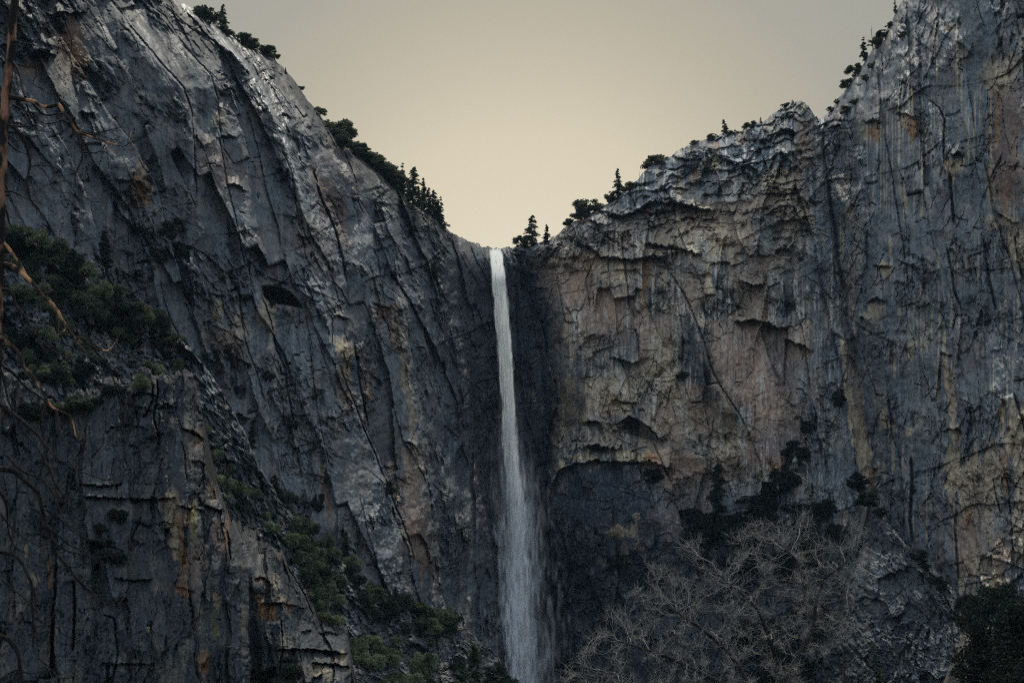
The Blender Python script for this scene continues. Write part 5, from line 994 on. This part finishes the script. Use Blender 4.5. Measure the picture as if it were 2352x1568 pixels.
# ------------------------------------------------------------------ bare tree bottom right, grown towards its crown
def grow(crown, YB, half, stems, nattr, step, infl, kill, rg, iters=150):
    A = []
    xs_ = [p[0] for p in crown]; ys_ = [p[1] for p in crown]
    while len(A) < nattr:
        x = rg.uniform(min(xs_), max(xs_), 400); y = rg.uniform(min(ys_), max(ys_), 400); m = poly_in(x, y, crown) & (fbm(x/42, y/34, 77, 3) > rg.uniform(.34, .56, 400))
        A.extend(at(x[m], y[m], YB+rg.uniform(-half, half, m.sum())))
    A = np.array(A[:nattr]); P = []; par = []
    for st, j in stems:
        b = -1 if j < 0 else int(np.argmin([np.linalg.norm(p-at(*st[0], YB)) for p in P]))
        q = smooth_path([(x, y, YB+d) for x, y, d in st] if len(st[0]) == 3 else [(x, y, YB) for x, y in st], max(4, len(st)*7))
        for r_ in at(q[:, 0], q[:, 1], q[:, 2])[(0 if j < 0 else 1):]: P.append(r_); par.append(b); b = len(P)-1
    P = [np.array(p) for p in P]; near = np.full(len(A), 1e9); who = np.zeros(len(A), int); done = 0
    for it in range(iters):
        new = np.array(P[done:]); 
        if len(new) == 0 or len(A) == 0: break
        d = np.linalg.norm(A[:, None]-new[None], axis=2); k = d.argmin(1); dm = d[np.arange(len(A)), k]; m = dm < near; near = np.where(m, dm, near); who = np.where(m, k+done, who); done = len(P)
        act = near < infl
        keep = near > kill; A = A[keep]; near = near[keep]; who = who[keep]; act = act[keep]
        if not act.any(): break
        for w in np.unique(who[act]):
            v = A[act & (who == w)]-P[w]; v = (v/np.linalg.norm(v, axis=1, keepdims=True)).sum(0); v = v/(np.linalg.norm(v)+1e-9)
            if par[w] >= 0:
                o_ = P[w]-P[par[w]]; v = v*.8+o_/(np.linalg.norm(o_)+1e-9)*.45
            v = v+rg.normal(size=3)*.22; v /= np.linalg.norm(v); P.append(P[w]+v*step); par.append(int(w))
    return np.array(P), np.array(par)
def bare_tree(name, label, crown, YB, half, stems, nattr, r_base, seed, step=.21, tip=.0052, tw=4):
    rg = np.random.default_rng(seed); P, par = grow(crown, YB, half, stems, nattr, step, 4.0, .34, rg); n = len(P)
    kids = [[] for _ in range(n)]
    for i_, p_ in enumerate(par):
        if p_ >= 0: kids[p_].append(i_)
    cnt = np.zeros(n)
    for i_ in range(n-1, -1, -1):
        cnt[i_] += 1 if not kids[i_] else 0
        if par[i_] >= 0: cnt[par[i_]] += cnt[i_]
    rad = tip*np.maximum(cnt, 1)**.55; rad = np.minimum(rad, r_base)
    root = bpy.data.objects.new(name, None); link(root); root.location = P[0]; tag(root, label, 'bare tree')
    inv = Matrix.Translation(-Vector(P[0])); big_ = Tube(); limbs = {}; twg = Tube(); stack = [(0, [0])]
    chains = []; st = [(0, [])]
    while st:
        i_, pre = st.pop(); ch_ = pre+[i_]
        while kids[i_]:
            ks = sorted(kids[i_], key=lambda k: -cnt[k])
            for k in ks[1:]: st.append((k, [i_]))
            i_ = ks[0]; ch_.append(i_)
        chains.append(ch_)
    for ch_ in chains:
        if len(ch_) < 2: continue
        pts = P[ch_]; rr2 = rad[ch_].copy(); 
        if len(ch_) > 1 and par[ch_[1]] == ch_[0] and ch_[0] != 0: rr2[0] = rr2[1]
        if len(pts) > 4: pts[1:-1] = pts[1:-1]*.5+(pts[:-2]+pts[2:])*.25
        mx_ = rr2.max(); (big_ if mx_ > tip*5.2 else twg).tube(pts, rr2, 7 if mx_ > tip*6 else 4)
    tips = [i_ for i_ in range(n) if cnt[i_] <= 3 and par[i_] >= 0]
    for i_ in tips:
        for _ in range(int(rg.integers(0, tw+1))):
            d = P[i_]-P[par[i_]]; d /= np.linalg.norm(d)+1e-9; d = d*.55+rg.normal(size=3)*.55; d /= np.linalg.norm(d); pts = [P[i_]]; ln = rg.uniform(.18, .55)
            for s_ in range(4): d = d+np.array([0, 0, .16])+rg.normal(size=3)*.16; d /= np.linalg.norm(d); pts.append(pts[-1]+d*ln/4)
            twg.tube(pts, np.linspace(tip*.95, tip*.6, 5), 3)
    for nm, T, mt in (('trunk', big_, M_limb), ('twigs', twg, M_twig)):
        o = obj(nm, T.mesh(nm, [mt]), root); o.matrix_parent_inverse = inv
    print(name, n, len(chains)); return root
CROWN = [(1300,1520),(1340,1470),(1400,1430),(1390,1400),(1440,1340),(1500,1330),(1470,1290),(1560,1290),(1555,1240),(1610,1230),(1700,1225),(1735,1190),(1800,1205),(1850,1160),(1880,1180),(1960,1185),(1975,1215),(2010,1222),(2014,1290),(1975,1345),(1960,1400),(1930,1420),(1985,1440),(1930,1500),(1860,1520),(1850,1660),(1300,1660),(1280,1568)]
bare_tree('bare_tree', 'large leafless tree with pale tangled twigs in front of the cliffs at the bottom right', CROWN, 62, 3.4,
    [([(1795,1738),(1800,1600),(1809,1545),(1831,1512),(1864,1445),(1877,1378),(1894,1328),(1920,1308),(1945,1290)],-1),([(1864,1445),(1850,1400),(1846,1340),(1830,1290),(1800,1255)],0),([(1800,1600),(1785,1520),(1764,1460),(1740,1400),(1700,1360),(1660,1330)],0),
     ([(1795,1700),(1740,1620),(1660,1570),(1560,1520),(1480,1490),(1420,1470)],0),([(1740,1620),(1690,1520),(1620,1450),(1560,1410)],0),([(1877,1378),(1900,1400),(1950,1395)],0),([(1700,1640),(1600,1620),(1480,1580),(1400,1560)],0)], 6000, .20, 11, step=.17)

# ------------------------------------------------------------------ thin valley air
bpy.ops.mesh.primitive_cube_add(size=1); hz = bpy.context.object; hz.name = 'haze'; hz.data.name = 'haze'
hz.scale = (5200, 5200, 760); hz.location = (0, 0, 377); tag(hz, 'thin blue air filling the valley', 'haze', kind='stuff')
mh, t, out = new_mat('valley_air'); pv = N(t, 'ShaderNodeVolumePrincipled'); pv.inputs['Density'].default_value = 2.8e-5; pv.inputs['Color'].default_value = (.50, .74, 1, 1); pv.inputs['Anisotropy'].default_value = 0
L(t, pv.outputs[0], out.inputs['Volume']); hz.data.materials.append(mh)
